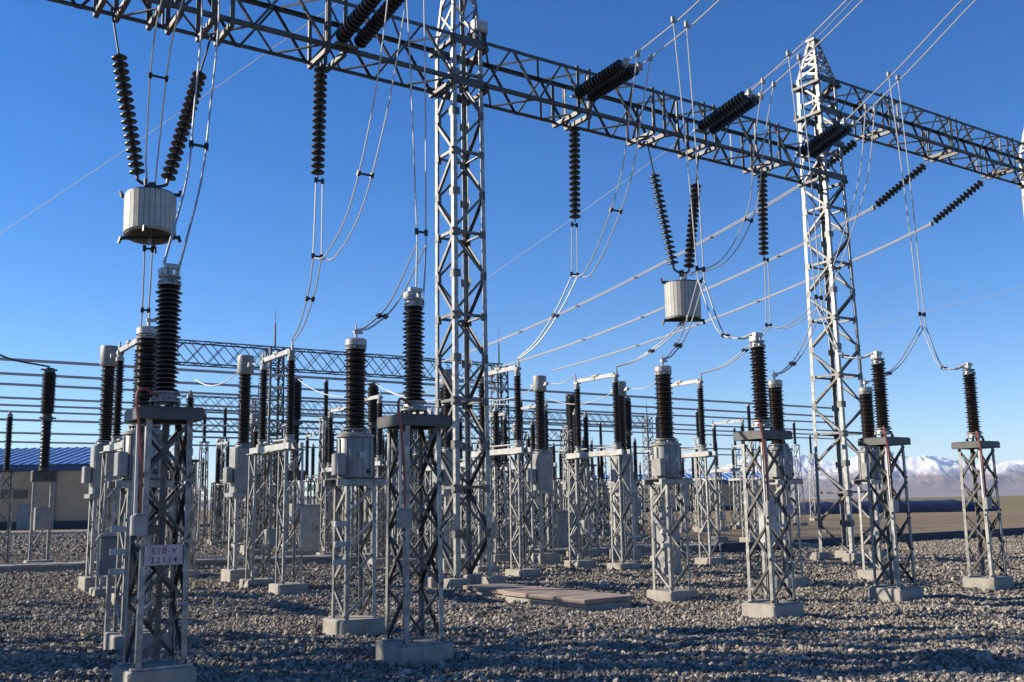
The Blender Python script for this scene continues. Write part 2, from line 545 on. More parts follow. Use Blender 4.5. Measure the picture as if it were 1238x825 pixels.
# loose stones in front, as instances on points
pts_list = []
def scatter(y0, y1, dens, half=0.56):
    area_n = int(dens * half * (y1 ** 2 - y0 ** 2))
    y = np.sqrt(rng.uniform(y0 ** 2, y1 ** 2, area_n))
    x = rng.uniform(-half, half, area_n) * y
    return np.stack([x, y], -1)
stones = np.concatenate([scatter(8.0, 13, 1450), scatter(13, 20, 800), scatter(20, 29, 260), scatter(29, 42, 110), scatter(42, 85, 17)])
def clear_of(st, keep):
    return st[keep]
dd = stones - np.array([A.x, A.y])
su = dd @ np.array([U.x, U.y]); sv_ = dd @ np.array([V.x, V.y])
FOOT = []   # filled below before the gravel is built

# ------------------------------------------------------------------ prototypes
def footing(parent, c, w, d, h, mkey='concrete', wx=None):
    MB().prism((c[0], c[1], h / 2 - 0.05), (w, d, h + 0.1), 0.018).build('footing', M[mkey], parent)

def make_arrester(label, group, extras=None):
    t = thing('surge_arrester', (0, 0, 0), label, 'surge arrester', group, ANG)
    footing(t, (0, 0), 0.64, 0.64, 0.22)
    s = 0.45
    lattice(t, s + 0.03, s, 0.22, 2.68, 4, 0.055, 0.036, '/XXX', 'steel', 'dark_steel', ring=False)  # bracing coloured dark for the shade it stands in
    for sy in (-1, 1):
        MB().box((0, sy * (s / 2 + 0.015), 0.235), (s + 0.12, 0.09, 0.02)).build('base_plate', M['steel'], t)
    # channel frame on top and cover plate
    mb = MB()
    for sy in (-1, 1): mb.box((0, sy * 0.27, 2.735), (0.64, 0.05, 0.115))
    for sx in (-1, 1): mb.box((sx * 0.295, 0, 2.735), (0.05, 0.488, 0.112))
    mb.box((0, 0, 2.802), (0.62, 0.57, 0.014))
    mb.build('platform', M['channel'], t)
    # small insulated feet and metal base
    for sx in (-1, 1):
        for sy in (-1, 1):
            MB().lathe([(0.028, 2.81), (0.028, 2.85), (0.02, 2.86), (0.02, 2.875)], 8, (sx * 0.1, sy * 0.1, 0)).build('foot_insulator', M['porcelain'], t)
    flange(t, (0, 0), 2.875, 2.985, 0.155, 'steel')
    porcelain(t, (0, 0), 2.985, 4.13, 0.085, 0.135, 24)
    cap = flange(t, (0, 0), 4.13, 4.235, 0.12, 'steel', name='terminal_cap')
    mb = MB().lathe([(0.035, 4.235), (0.035, 4.31), (0.02, 4.315), (0.02, 4.37)], 10)
    mb.box((0.02, 0, 4.345), (0.16, 0.06, 0.05)).box((-0.08, 0.0, 4.275), (0.05, 0.12, 0.07)).box((0.08, 0.03, 4.27), (0.04, 0.06, 0.10))
    mb.build('terminal', M['alu'], t)
    ab = MB().lathe([(0.02, 0), (0.02, 0.022), (0.011, 0.024), (0.011, 0.06)], 6).mesh('anchor_bolt', M['mid_steel'])
    for sx in (-1, 1):
        for sy in (-1, 1):
            link('anchor_bolt', ab, t, Matrix.Translation((sx * (s / 2 - 0.07), sy * (s / 2 + 0.015), 0.245)))
    # earthing lead and discharge counter
    MB().tube(spline([(-0.10, -0.10, 2.93), (-0.26, -0.2, 2.99), (-0.34, -0.27, 2.90), (-0.31, -0.29, 2.6), (-0.27, -0.28, 2.2), (-0.26, -0.27, 1.75)]), 0.016, 6).build('earth_cable', M['redcable'], t, smooth=True)
    MB().tube([(-0.305, -0.25, 2.62), (-0.30, -0.25, 1.7)], 0.019, 6).build('conduit', M['whitecable'], t, smooth=True)
    MB().prism((-0.27, -0.285, 1.62), (0.15, 0.11, 0.20), 0.015).lathe([(0.045, 0), (0.045, 0.015)], 12, (-0.27, -0.285, 1.72)).build('discharge_counter', M['greypaint'], t)
    return t

def make_cvt(label, group):
    t = thing('voltage_transformer', (0, 0, 0), label, 'voltage transformer', group, ANG)
    footing(t, (0, 0), 0.64, 0.64, 0.20)
    s = 0.44
    lattice(t, s + 0.02, s, 0.20, 2.02, 4, 0.055, 0.036, 'Z/', 'steel', 'steel', ring=False)
    mb = MB()
    for sy in (-1, 1): mb.box((0, sy * 0.22, 2.065), (0.74, 0.06, 0.09))
    for sx in (-1, 1): mb.box((sx * 0.20, 0, 2.063), (0.06, 0.376, 0.085))
    mb.build('support_frame', M['steel'], t)
    MB().box((0, 0, 2.118), (0.62, 0.56, 0.016)).build('base_plate', M['channel'], t)
    # oil tank with vertical ribs
    mb = MB().lathe([(0.235, 2.128), (0.245, 2.14), (0.245, 2.68), (0.235, 2.70), (0.27, 2.705), (0.27, 2.74), (0.2, 2.75)], 24)
    for k in range(12):
        a = k * math.pi / 6 + 0.1
        mb.bar((0.25 * math.cos(a), 0.25 * math.sin(a), 2.15), (0.25 * math.cos(a), 0.25 * math.sin(a), 2.68), 0.03, 0.02, upv=(math.cos(a), math.sin(a), 0))
    mb.build('tank', M['greypaint'], t, smooth=True)
    MB().prism((-0.30, -0.12, 2.32), (0.12, 0.24, 0.30), 0.015).build('terminal_box', M['greypaint'], t)
    MB().tube([(0.29, 0.05, 2.72), (0.31, 0.05, 2.4), (0.31, 0.05, 1.9)], 0.02, 6).build('pipe', M['dark_steel'], t, smooth=True)
    MB().box((0.0, -0.262, 2.45), (0.11, 0.006, 0.08)).build('nameplate', M['alu'], t)
    MB().lathe([(0.022, 0), (0.03, 0.01), (0.03, 0.05), (0.02, 0.06)], 8, (0.10, -0.235, 2.19)).build('drain_valve', M['dark_steel'], t)
    flange(t, (0, 0), 2.752, 2.83, 0.215, 'steel')
    porcelain(t, (0, 0), 2.83, 3.98, 0.125, 0.168, 26)
    flange(t, (0, 0), 3.98, 4.03, 0.15, 'steel')
    MB().lathe([(0.14, 4.03), (0.155, 4.04), (0.155, 4.12), (0.13, 4.14), (0.03, 4.145)], 18).build('head', M['alu'], t, smooth=True)
    MB().lathe([(0.022, 4.145), (0.022, 4.26), (0.012, 4.265), (0.012, 4.34)], 8).box((0.03, 0, 4.24), (0.13, 0.05, 0.04)).build('terminal', M['alu'], t)
    # little cable boxes clipped on one leg
    for z in (1.50, 1.22, 0.98):
        MB().prism((-0.32, -0.23, z), (0.17, 0.08, 0.07), 0.01).build('cable_box', M['whitepaint'], t)
    return t

def make_disconnector(label, group, simple=False, arms=True):
    t = thing('disconnect_switch', (0, 0, 0), label, 'disconnector', group, ANG)
    for y in (0.9, -0.9):
        MB().prism((0, y, 0.05), (0.62, 0.62, 0.26), 0.018).build('footing', M['concrete'], t)
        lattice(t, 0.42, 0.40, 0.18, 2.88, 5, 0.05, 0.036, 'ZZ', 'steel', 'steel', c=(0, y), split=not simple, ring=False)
        MB().box((0, y, 2.895), (0.5, 0.5, 0.02)).build('base_plate', M['steel'], t)
    for x in (-0.13, 0.13):
        MB().box((x, 0, 2.97), (0.07, 2.35, 0.13)).build('base_channel', M['whitepaint'], t)
    for y in (0.82, -0.82):
        MB().lathe([(0.13, 3.04), (0.13, 3.10), (0.09, 3.12), (0.09, 3.18), (0.11, 3.19), (0.11, 3.22)], 14, (0, y, 0)).build('bearing', M['steel'], t, smooth=True)
        porcelain(t, (0, y), 3.22, 4.78, 0.065, 0.108, 28, 12, 'porcelain2')
        MB().lathe([(0.085, 4.78), (0.085, 4.86), (0.06, 4.88), (0.06, 4.93)], 12, (0, y, 0)).box((0, y, 4.96), (0.13, 0.16, 0.07)).build('terminal_cap', M['steel'], t)
        if arms:
            s = 1 if y > 0 else -1
            MB().bar((0, y - s * 0.04, 5.0), (0, s * 0.02, 5.0), 0.07, 0.10).box((0, s * 0.06, 5.06), (0.12, 0.10, 0.05)).build('switch_arm', M['whitepaint'], t)
            MB().lathe([(0.03, 5.0), (0.03, 5.10), (0.018, 5.12), (0.018, 5.2)], 8, (0, y + s * 0.06, 0)).build('terminal', M['alu'], t)
    MB().tube([(0.2, 0.9, 2.95), (0.24, 0.9, 2.2), (0.26, 0.92, 1.2)], 0.02, 6).build('operating_rod', M['steel'], t, smooth=True)
    MB().prism((0.3, 0.98, 1.05), (0.26, 0.2, 0.38), 0.02).build('drive_box', M['greypaint'], t)
    MB().tube([(0, 0.8, 3.13), (0, -0.8, 3.13)], 0.022, 6).build('linkage', M['alu'], t, smooth=True)
    return t

def make_ct(label, group, simple=False):
    t = thing('current_transformer', (0, 0, 0), label, 'current transformer', group, ANG)
    footing(t, (0, 0), 0.7, 0.7, 0.3)
    lattice(t, 0.46, 0.46, 0.30, 1.98, 3, 0.07, 0.036, 'ZX', 'whitepaint', 'steel', split=not simple, ring=False)
    MB().box((0, 0, 2.03), (0.66, 0.6, 0.09)).build('support_frame', M['steel'], t)
    MB().prism((0, 0, 2.62), (0.52, 0.46, 1.08), 0.04).build('tank', M['greypaint'], t)
    MB().prism((-0.36, 0, 2.5), (0.15, 0.3, 0.36), 0.02).build('terminal_box', M['greypaint'], t)
    flange(t, (0, 0), 3.165, 3.25, 0.22, 'steel')
    porcelain(t, (0, 0), 3.25, 4.92, 0.12, 0.172, 30, 16)
    MB().lathe([(0.16, 4.92), (0.19, 4.95), (0.20, 4.98), (0.20, 5.34), (0.19, 5.38), (0.10, 5.40)], 20).build('head', M['greypaint'], t, smooth=True)
    MB().box((0, 0, 5.1), (0.07, 0.72, 0.045)).box((0, 0.34, 5.13), (0.1, 0.09, 0.08)).box((0, -0.34, 5.13), (0.1, 0.09, 0.08)).build('terminal_bar', M['alu'], t)
    return t

def make_breaker(label, group):
    t = thing('circuit_breaker', (0, 0, 0), label, 'circuit breaker', group, ANG)
    footing(t, (0, 0), 0.8, 0.6, 0.2)
    for x in (-0.26, 0.26):
        MB().box((x, 0, 1.45), (0.09, 0.09, 2.5)).build('post', M['steel'], t)
    MB().bar((-0.26, 0, 0.5), (0.26, 0, 1.5), 0.03, 0.05).bar((0.26, 0.04, 1.4), (-0.26, 0.04, 2.4), 0.03, 0.05).build('brace', M['steel'], t)
    MB().prism((0, 0, 2.85), (0.72, 0.36, 0.36), 0.03).build('mechanism_housing', M['dark_steel'], t)
    MB().prism((0.0, -0.32, 1.5), (0.5, 0.3, 0.7), 0.02).build('control_box', M['greypaint'], t)
    flange(t, (0, 0), 3.03, 3.12, 0.18, 'dark_steel')
    porcelain(t, (0, 0), 3.12, 4.62, 0.13, 0.175, 24, 16, 'porcelain2')
    MB().lathe([(0.17, 4.62), (0.17, 4.78), (0.14, 4.80), (0.14, 4.86)], 16).box((0.02, 0, 4.72), (0.5, 0.1, 0.05)).build('mid_flange', M['dark_steel'], t, smooth=True)
    prof = shed_profile(0.18, 0.235, 0.215, 4.86, 6.2, 22)
    MB().lathe(prof, 18).build('interrupter', M['porcelain2'], t, smooth=True)
    MB().lathe([(0.17, 6.2), (0.17, 6.32), (0.12, 6.36)], 16).box((-0.02, 0, 6.3), (0.5, 0.1, 0.05)).build('top_cap', M['dark_steel'], t, smooth=True)
    return t

def make_post(label, group, h=5.3, simple=False, top=6.9):
    t = thing('busbar_support', (0, 0, 0), label, 'busbar support', group, ANG)
    footing(t, (0, 0), 0.7, 0.7, 0.15)
    lattice(t, 0.55, 0.38, 0.15, h, 7, 0.06, 0.038, 'Z', 'steel', 'steel', split=not simple, ring=False)
    MB().box((0, 0, h + 0.03), (0.5, 0.5, 0.06)).build('platform', M['steel'], t)
    porcelain(t, (0, 0), h + 0.06, top - 0.08, 0.075, 0.12, 24, 12, 'porcelain2')
    MB().lathe([(0.09, top - 0.08), (0.09, top - 0.03), (0.05, top)], 12).box((0, 0, top - 0.01), (0.16, 0.12, 0.04)).build('busbar_clamp', M['alu'], t)
    return t

def make_slim(far=False):
    t = thing('post_insulator', P(9.8, -8.2), 'slim post insulator on a lattice stand right of the centre, apart from its row', 'post insulator', 'slim post insulators', ANG)
    footing(t, (0, 0), 0.6, 0.6, 0.2)
    lattice(t, 0.44, 0.36, 0.2, 2.9, 5, 0.05, 0.036, 'XZ', 'steel', 'steel' if not far else 'mid_steel', ring=False, split=not far)
    MB().box((0, 0, 2.93), (0.46, 0.46, 0.06)).build('base_plate', M['channel'], t)
    porcelain(t, (0, 0), 2.96, 4.55, 0.07, 0.115, 26, 12, 'porcelain2')
    MB().lathe([(0.085, 4.55), (0.085, 4.63), (0.04, 4.66), (0.04, 4.74)], 12).build('terminal_cap', M['steel'], t)
    return register(t)

# --- place them
ORD = ['first', 'second', 'third', 'fourth', 'fifth', 'sixth', 'seventh', 'eighth', 'ninth', 'tenth', 'eleventh', 'twelfth', 'thirteenth', 'fourteenth']
def uv_at(px, v):
    """u at which a vertical on the line v appears at photograph column px (used only to read positions off the photograph)"""
    best = None
    for i in range(-300, 700):
        u = i * 0.1
        q = px_of(P(u, v, 3.5))
        e = abs(q[0] - px)
        if q[0] > -5000 and (best is None or e < best[0]): best = (e, u)
    return best[1]

ARR = [
    (Vector((-3.53, 10.05, 0)), 'leftmost brown surge arrester on a dark steel stand carrying a faded pink sign'),
    (Vector((-1.14, 11.4, 0)), 'brown surge arrester on a braced stand just left of the central lattice tower'),
    (Vector((3.74, 15.0, 0)), 'brown surge arrester on a stand between the centre voltage transformer and the right lattice tower'),
    (Vector((6.37, 17.2, 0)), 'brown surge arrester on a stand just right of the right lattice tower'),
    (Vector((8.72, 18.9, 0)), 'rightmost brown surge arrester on its own lattice stand against the mountains'),
]
g = 'surge arresters on lattice stands in the front row'
arr0 = make_arrester(ARR[0][1], g)
arr0.location = ARR[0][0]; arr0.scale = (1, 1, 0.965)
register(arr0)
arr_pos = [a[0] for a in ARR]
for p_, l_ in ARR[1:]:
    copy_tree(arr0, p_, label=l_)
# the faded sign and the switch box on the leftmost stand
sg = MB().prism((0, 0, 0), (0.36, 0.008, 0.20), 0.003).build('sign_plate', M['sign'], arr0)
sg.location = (-0.02, -0.262, 1.32)
for txt, z, sz in (('S10-V', 0.012, 0.085), ('22114', -0.078, 0.085)):
    cu = bpy.data.curves.new('lettering', 'FONT'); cu.body = txt; cu.size = sz; cu.extrude = 0.001
    cu.align_x = 'CENTER'; cu.space_character = 1.25
    ot = bpy.data.objects.new('lettering', cu); col.objects.link(ot)
    cu.materials.append(M['ink'])
    bpy.context.view_layer.update()
    lm = bpy.data.meshes.new_from_object(ot.evaluated_get(bpy.context.evaluated_depsgraph_get()))
    bpy.data.objects.remove(ot)
    ot = link('lettering', lm, sg)
    ot.rotation_euler = (R(90), 0, 0); ot.location = (0, -0.007, z)
MB().tube([(0.02, 0.02, 0.25), (0.02, 0.02, 2.66)], 0.032, 8).build('cable_duct', M['mid_steel'], arr0, smooth=True)
MB().prism((-0.12, -0.30, 1.57), (0.17, 0.06, 0.09), 0.01).build('counter_plate', M['channel'], arr0)

CVT = [
    (Vector((-4.78, 12.9, 0)), 'dark voltage transformer standing close behind the leftmost surge arrester'),
    (Vector((-2.24, 14.1, 0)), 'voltage transformer with grey ribbed tank left of the central lattice tower'),
    (Vector((2.68, 17.6, 0)), 'voltage transformer with grey ribbed tank in the middle of the yard, nothing in front'),
    (Vector((5.29, 20.0, 0)), 'voltage transformer standing right behind the arrester left of the right tower'),
    (Vector((7.68, 21.6, 0)), 'voltage transformer half hidden behind the arrester right of the right tower'),
]
g = 'voltage transformers in the second row'
cvt0 = make_cvt(CVT[1][1], g); cvt0.location = CVT[1][0]; cvt0.scale = (1, 1, 0.985); register(cvt0)
for k in (0, 2, 3, 4): copy_tree(cvt0, CVT[k][0], label=CVT[k][1])
cvt_pos = [c[0] for c in CVT]

DL = [(-3.2, 'disconnector with a raised white arm left of the ribbed transformer'), (-6.3, 'disconnector behind the leftmost surge arrester, its posts dark against the sky'), (-9.4, 'disconnector at the left frame edge'),
      (2.6, 'disconnector with white arm just right of the central lattice tower'), (5.7, 'disconnector with white arm left of the centre voltage transformer'), (8.75, 'disconnector with white arm right of the centre voltage transformer')]
g = 'disconnect switches in the row behind the gantry'
dis0 = make_disconnector(DL[0][1], g); dis0.location = P(DL[0][0], -2.5); register(dis0)
for u, l in DL[1:]:
    if u == -9.4: continue
    copy_tree(dis0, P(u, -2.5), label=l)

CTL = [(-2.95, 'current transformer with pale square tank behind the white raised arm left of centre'), (-6.1, 'current transformer partly hidden behind the leftmost stands'), (2.75, 'current transformer hidden behind the central lattice tower legs'),
       (5.85, 'current transformer with white head right of the central lattice tower'), (8.9, 'current transformer with white head just left of the centre voltage transformer')]
g = 'current transformers with white heads'
ct0 = make_ct(CTL[0][1], g); ct0.location = P(CTL[0][0], -5.3); register(ct0)
for u, l in CTL[1:]: copy_tree(ct0, P(u, -5.3), label=l)

for (src, u_, v_, l_) in ((cvt0, -11.3, 4.8, 'voltage transformer outside the left edge, nearest the frame'), (cvt0, -16.2, 4.8, 'voltage transformer outside the left edge, farther out'),
                          (arr0, -11.65, 7.2, 'surge arrester outside the left edge'), (dis0, -9.4, -2.5, 'disconnector outside the left edge'), (ct0, -9.2, -5.3, 'current transformer outside the left edge'),
                          (dis0, -15.6, -2.5, 'disconnector far outside the left edge'), (ct0, -15.4, -5.3, 'current transformer far outside the left edge'), (ct0, -14.0, 1.2, 'current transformer outside the left edge beside the beam')):
    copy_tree(src, P(u_, v_), label=l_)  # unseen units of the left bays, set here for their shadows
# second disconnector row
dis1 = None
def row(proto, v, us, group, text, scale=None):
    us = sorted(us, key=lambda u: px_of(P(u, v, 3))[0])
    us = [u for u in us if 122 < px_of(P(u, v, 3))[0] < 1010]
    for k, u in enumerate(us):
        lab = text % ORD[k]
        copy_tree(proto, P(u, v), label=lab, group=group, scale=scale)
base = [2.5, 5.6, 8.7]
def ph(k0, k1, off=0): return [b + 12.5 * k + off for k in range(k0, k1) for b in base]
far_dis = make_disconnector('grey disconnector standing alone far behind the right lattice tower', 'distant disconnectors', simple=True)
far_dis.location = P(20.5, -12.0); register(far_dis)
far_ct = make_ct('pale current transformer farthest back behind the centre voltage transformer', 'distant current transformers', simple=True)
far_ct.location = P(27.5, -38); register(far_ct)
brk = make_breaker('tall two-stage circuit breaker in front of the blue roofed building', 'live-tank circuit breakers'); brk.location = P(-5.5, -17); register(brk)
row(make_slim(), -7.6, ph(-1, 1, 0.2), 'slim post insulators', '%s slim post insulator from the left behind the first current transformers')
row(far_dis, -13.2, ph(-1, 1, 0.6), 'disconnectors in the third row', '%s disconnector from the left in the third row behind the gantry')
slim2 = make_slim(True); slim2.location = P(31.5, -29); 
slim2['label'] = 'slim post insulator far behind the right tower'; register(slim2)
copy_tree(slim2, Vector((-15.2, 30.0, 0)), label='slim post insulator cut by the left edge, before the blue roofed building', group='slim post insulators at the left edge')
row(slim2, -14.8, ph(-1, 1, 1.9), 'slim post insulators in front of the breakers', '%s slim post insulator from the left just in front of the circuit breakers')
row(slim2, -26.8, ph(-1, 2, 2.2), 'slim post insulators below the rear gantry', '%s slim post insulator from the left below the rear gantry beam')
row(far_dis, -38.5, ph(-1, 3, 1.9), 'disconnectors past the busbars', '%s disconnector from the left just past the farthest busbar')
row(far_ct, -35, ph(-1, 3, 0.3), 'current transformers amid the busbars', '%s current transformer from the left amid the far busbars')
row(slim2, -11.6, ph(-1, 1, 1.3), 'slim post insulators beyond', '%s slim post insulator from the left just beyond the second disconnector row')
row(slim2, -18.2, ph(-1, 2, -0.6), 'slim post insulators by the breakers', '%s slim post insulator from the left beyond the circuit breakers')
row(slim2, -22.6, ph(-1, 2, 0.9), 'slim post insulators near the busbars', '%s slim post insulator from the left under the nearest busbars')
row(slim2, -29.5, ph(-1, 3, 1.6), 'slim post insulators amid the busbars', '%s slim post insulator from the left amid the busbars')
row(dis0, -9.8, ph(-1, 1), 'disconnectors in the second row', '%s disconnector from the left in the second row behind the gantry')
row(brk, -16, [2.6, 5.7, 8.8, 15.2, 18.3], 'live-tank circuit breakers', '%s circuit breaker from the left behind the second disconnector row')
row(far_ct, -20, ph(-1, 2), 'distant current transformers', '%s current transformer from the left in the row before the busbars')
row(far_dis, -25, ph(-1, 3, 1.5), 'disconnectors under the busbars', '%s disconnector from the left in the nearer row under the busbars')
row(far_dis, -32, ph(-1, 3, -0.5), 'disconnectors beyond the busbars', '%s disconnector from the left in the farther row under the busbars')
row(far_ct, -43, ph(0, 4, 1.0), 'far current transformers', '%s current transformer from the left in the far line bays')
row(far_dis, -48, ph(0, 4), 'far line disconnectors', '%s disconnector from the left in the farthest row of the yard')

# busbars on lattice supports
post = make_post('lattice busbar support just left of the ribbed transformer', 'busbar supports', simple=True)
post.location = P(5.5, -20); register(post)
bus_v = [-20, -24, -27.5, -33, -36.5, -40]
TEXT = ['nearest', 'second', 'third', 'fourth', 'fifth', 'farthest']
for k, v in enumerate(bus_v):
    u0 = uv_at(-120, v); u1 = uv_at(1012, v)
    us = [5.5 + 12.5 * j for j in range(-2, 6)]
    us = [u for u in us if u0 < u < u1]
    for j, u in enumerate(us):
        if k == 0 and abs(u - 5.5) < 0.1: continue
        copy_tree(post, P(u, v), label='%s support from the left under the %s high busbar' % (ORD[j], TEXT[k]))
    o = MB().tube([(0, 0, 0), ((u1 - u0), 0, 0)], 0.055, 8).build('busbar', M['wire'], None, smooth=True)
    o.location = P(u0, v, 6.98); o.rotation_euler = (0, 0, ANG)
    tag(o, '%s of the six high horizontal busbars crossing the yard' % TEXT[k], 'busbar', 'high horizontal busbars')
for k, (v, z) in enumerate(((-22.0, 5.05), (-28, 5.0), (-34.0, 5.0))):
    u0 = uv_at(-120, v); u1 = uv_at((430, 960, 960)[k], v)
    o = MB().tube([(0, 0, 0), ((u1 - u0), 0, 0)], 0.045, 8).build('busbar', M['wire'], None, smooth=True)
    o.location = P(u0, v, z); o.rotation_euler = (0, 0, ANG)
    tag(o, '%s of the three low tubular busbars, above the blue roof' % ('nearest', 'middle', 'farthest')[k], 'busbar', 'low horizontal busbars')

# ------------------------------------------------------------------ gantry
def beam(parent, p0, p1, w, h, n, cw, bw, mkey='dark_steel', split=True, face='X', local=None):
    """box lattice beam between two points (centre of bottom plane), pieces parented"""
    p0, p1 = Vector(p0), Vector(p1)
    x = (p1 - p0).normalized(); L = (p1 - p0).length
    y = Vector((0, 0, 1)).cross(x).normalized(); z = Vector((0, 0, 1))
    org = parent.location
    def pt(t, a, b): return p0 + x * (L * t) + y * (a * w / 2) + z * (h / 2 + b * h / 2) - org
    mb = MB()
    def mem(name, p, q, yy, zz, ww):
        if split: member(name, p, q, yy, zz, ww, mkey, parent)
        else: member_mb(mb, p, q, yy, zz, ww)
    for a in (-1, 1):
        for b in (-1, 1):
            member('chord', pt(0, a, b), pt(1, a, b), -y * a, -z * b, cw, mkey, parent)
    faces = [('side', -1), ('side', 1), ('flat', -1), ('flat', 1)]
    for kind, s in faces:
        for k in range(n):
            t0, t1 = k / n, (k + 1) / n
            if kind == 'side':
                nn = y * s
                if k % 2 == 0: p, q = pt(t0, s, -1), pt(t1, s, 1)
                else: p, q = pt(t0, s, 1), pt(t1, s, -1)
                p, q = p - nn * (cw * .15), q - nn * (cw * .15)
                if face == 'X':
                    p2, q2 = pt(t0, s, (1 if k % 2 == 0 else -1)), pt(t1, s, (-1 if k % 2 == 0 else 1))
                    o2 = nn * (cw * .15 + bw * .2)
                    mem('brace', p2 - o2, q2 - o2, nn.cross((q2 - p2).normalized()), -nn, bw)
                elif k > 0 and k % 4 == 0:
                    mem('brace', pt(t0, s, -1) - nn * (cw * .15 + bw * .2), pt(t0, s, 1) - nn * (cw * .15 + bw * .2), x, -nn, bw)
            else:
                nn = z * s
                if k % 2 == 0: p, q = pt(t0, -1, s), pt(t1, 1, s)
                else: p, q = pt(t0, 1, s), pt(t1, -1, s)
                p, q = p - nn * (cw * .15), q - nn * (cw * .15)
            mem('brace', p, q, nn.cross((q - p).normalized()), -nn, bw)
    if not split:
        o = mb.build('bracing', M[mkey], parent); o['kind'] = 'stuff'

def attach_block(parent, u, v, z0, z1, w=0.36, d=1.0):
    """stiffening plates where a string is hung"""
    c = P(u, v, (z0 + z1) / 2) - parent.location
    o = MB()
    for s in (-1, 1):
        for yy in (-1, 1):
            o.box((s * w / 2, yy * (d / 2 + 0.012), 0), (0.09, 0.014, z1 - z0 + 0.1))
        o.box((s * w / 2, 0, -(z1 - z0) / 2 - 0.06), (0.09, d, 0.10))
    ob = o.build('hanger_plate', M['dark_steel'], parent)
    ob.location = c; ob.rotation_euler = (0, 0, ANG)

ZB, BH, BW = 10.95, 1.08, 1.0
gb = thing('gantry_beam', P(-14, 0, ZB), 'lattice gantry beam crossing from the top left corner to the right tower', 'gantry beam', 'lattice gantry beams')
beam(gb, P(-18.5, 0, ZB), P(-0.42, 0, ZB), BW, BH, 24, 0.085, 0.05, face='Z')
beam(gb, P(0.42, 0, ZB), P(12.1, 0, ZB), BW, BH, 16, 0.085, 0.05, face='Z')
for u in (-7.46, -6.5, -5.55, -3.2, 3.2, 5.6, 7.4, 9.9): attach_block(gb, u, 0, ZB, ZB + BH)
ZB2 = 12.95
gb2 = thing('gantry_beam', P(13, 0, ZB2), 'higher lattice gantry beam running off the right side of the photograph', 'gantry beam', 'lattice gantry beams')
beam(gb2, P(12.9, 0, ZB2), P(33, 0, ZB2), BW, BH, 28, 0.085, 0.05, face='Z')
for u in (15.1, 18.7, 22.1): attach_block(gb2, u, 0, ZB2, ZB2 + BH)

def tower(u, label, zt, zp, s0, s1, panels, shoulder):
    t = thing('lattice_tower', P(u, 0, 0), label, 'lattice tower', 'main lattice towers', ANG)
    for sx in (-1, 1):
        for sy in (-1, 1):
            MB().prism((sx * s0 / 2, sy * s0 / 2, 0.08), (0.42, 0.42, 0.3), 0.018).build('footing', M['concrete'], t)
    lattice(t, s0, s1, 0.2, zt, panels, 0.10, 0.06, 'Z', 'steel', 'mid_steel', ring=True)  # braces darker than the legs: shade put into their colour
    gp = MB().box((0, 0, 0), (0.15, 0.010, 0.17)).mesh('gusset_plate', M['mid_steel'])
    for k in range(1, panels):
        zz = 0.2 + (zt - 0.2) * k / panels
        ss = (s0 + (s1 - s0) * k / panels) / 2
        for fi in range(4):
            for e in (-1, 1):
                mt_ = Matrix.Rotation(fi * math.pi / 2, 4, 'Z') @ Matrix.Translation((e * (ss - 0.085), -ss - 0.0055 + 0.0, zz))
                link('gusset_plate', gp, t, mt_)
    # peak
    lattice(t, s1, 0.22, zt, zp, 4, 0.08, 0.045, 'X', 'steel', 'steel', ring=True)
    MB().box((0, 0, zp + 0.02), (0.3, 0.3, 0.05)).build('cap_plate', M['steel'], t)
    # seat for the beam: gusset plates and cleats
    for zz in shoulder:
        for s in (-1, 1):
            MB().box((0, s * (s1 / 2 + 0.06), zz), (s1 + 0.22, 0.016, 0.20)).build('gusset_plate', M['dark_steel'], t)
            MB().box((s * (s1 / 2 + 0.07), 0, zz - 0.1), (0.09, s1 + 0.2, 0.08)).build('cleat', M['dark_steel'], t)
    return t
tower(0, 'central steel lattice tower carrying the beam, its top out of the frame', 12.1, 15.2, 0.86, 0.78, 13, (10.98, 11.95))
tower(12.5, 'right steel lattice tower with pointed peak where the two beams meet', 14.1, 15.35, 1.12, 0.80, 17, (10.98, 12.0, 12.98, 13.95))
tower(24.7, 'lattice tower just beyond the right edge carrying the higher beam', 14.1, 15.6, 1.12, 0.80, 17, (12.98, 13.95))
tower(-12.5, 'lattice tower beyond the left edge carrying the beam', 12.1, 15.2, 0.86, 0.78, 15, (10.98, 11.95))
def mast(x, y, h, r, label):  # unseen masts, added to lay long shadow bands over the gravel
    t = thing('shadow_mast', (x, y, 0), label, 'shadow-casting mast', 'unseen masts added for shadow beside the yard')
    MB().prism((0, 0, 0.15), (0.9, 0.9, 0.4), 0.03).build('footing', M['concrete'], t)
    MB().lathe([(r * 1.5, 0.35), (r * 1.5, 0.38), (r, 0.39), (r * 0.95, h * 0.4), (r * 0.7, h * 0.41), (r * 0.6, h * 0.75), (r * 0.4, h * 0.76), (r * 0.25, h)], 16).build('pole', M['steel'], t, smooth=True)
mast(-13.0, 12.3, 17, 0.30, 'unseen tapered steel mast added for shadow outside the left edge, nearer one')
mast(-11.2, 10.9, 14, 0.26, 'unseen tapered steel mast added for shadow outside the left edge, closest one')
mast(-16.5, 13.7, 19, 0.22, 'unseen tapered steel mast added for shadow outside the left edge, farther one')
tower(-15.6, 'unseen slender lattice tower added for shadow outside the left edge beside the beam end', 12.1, 15.2, 0.86, 0.78, 13, (10.98, 11.95))  # extra tower out of view, added for its shadow across the foreground
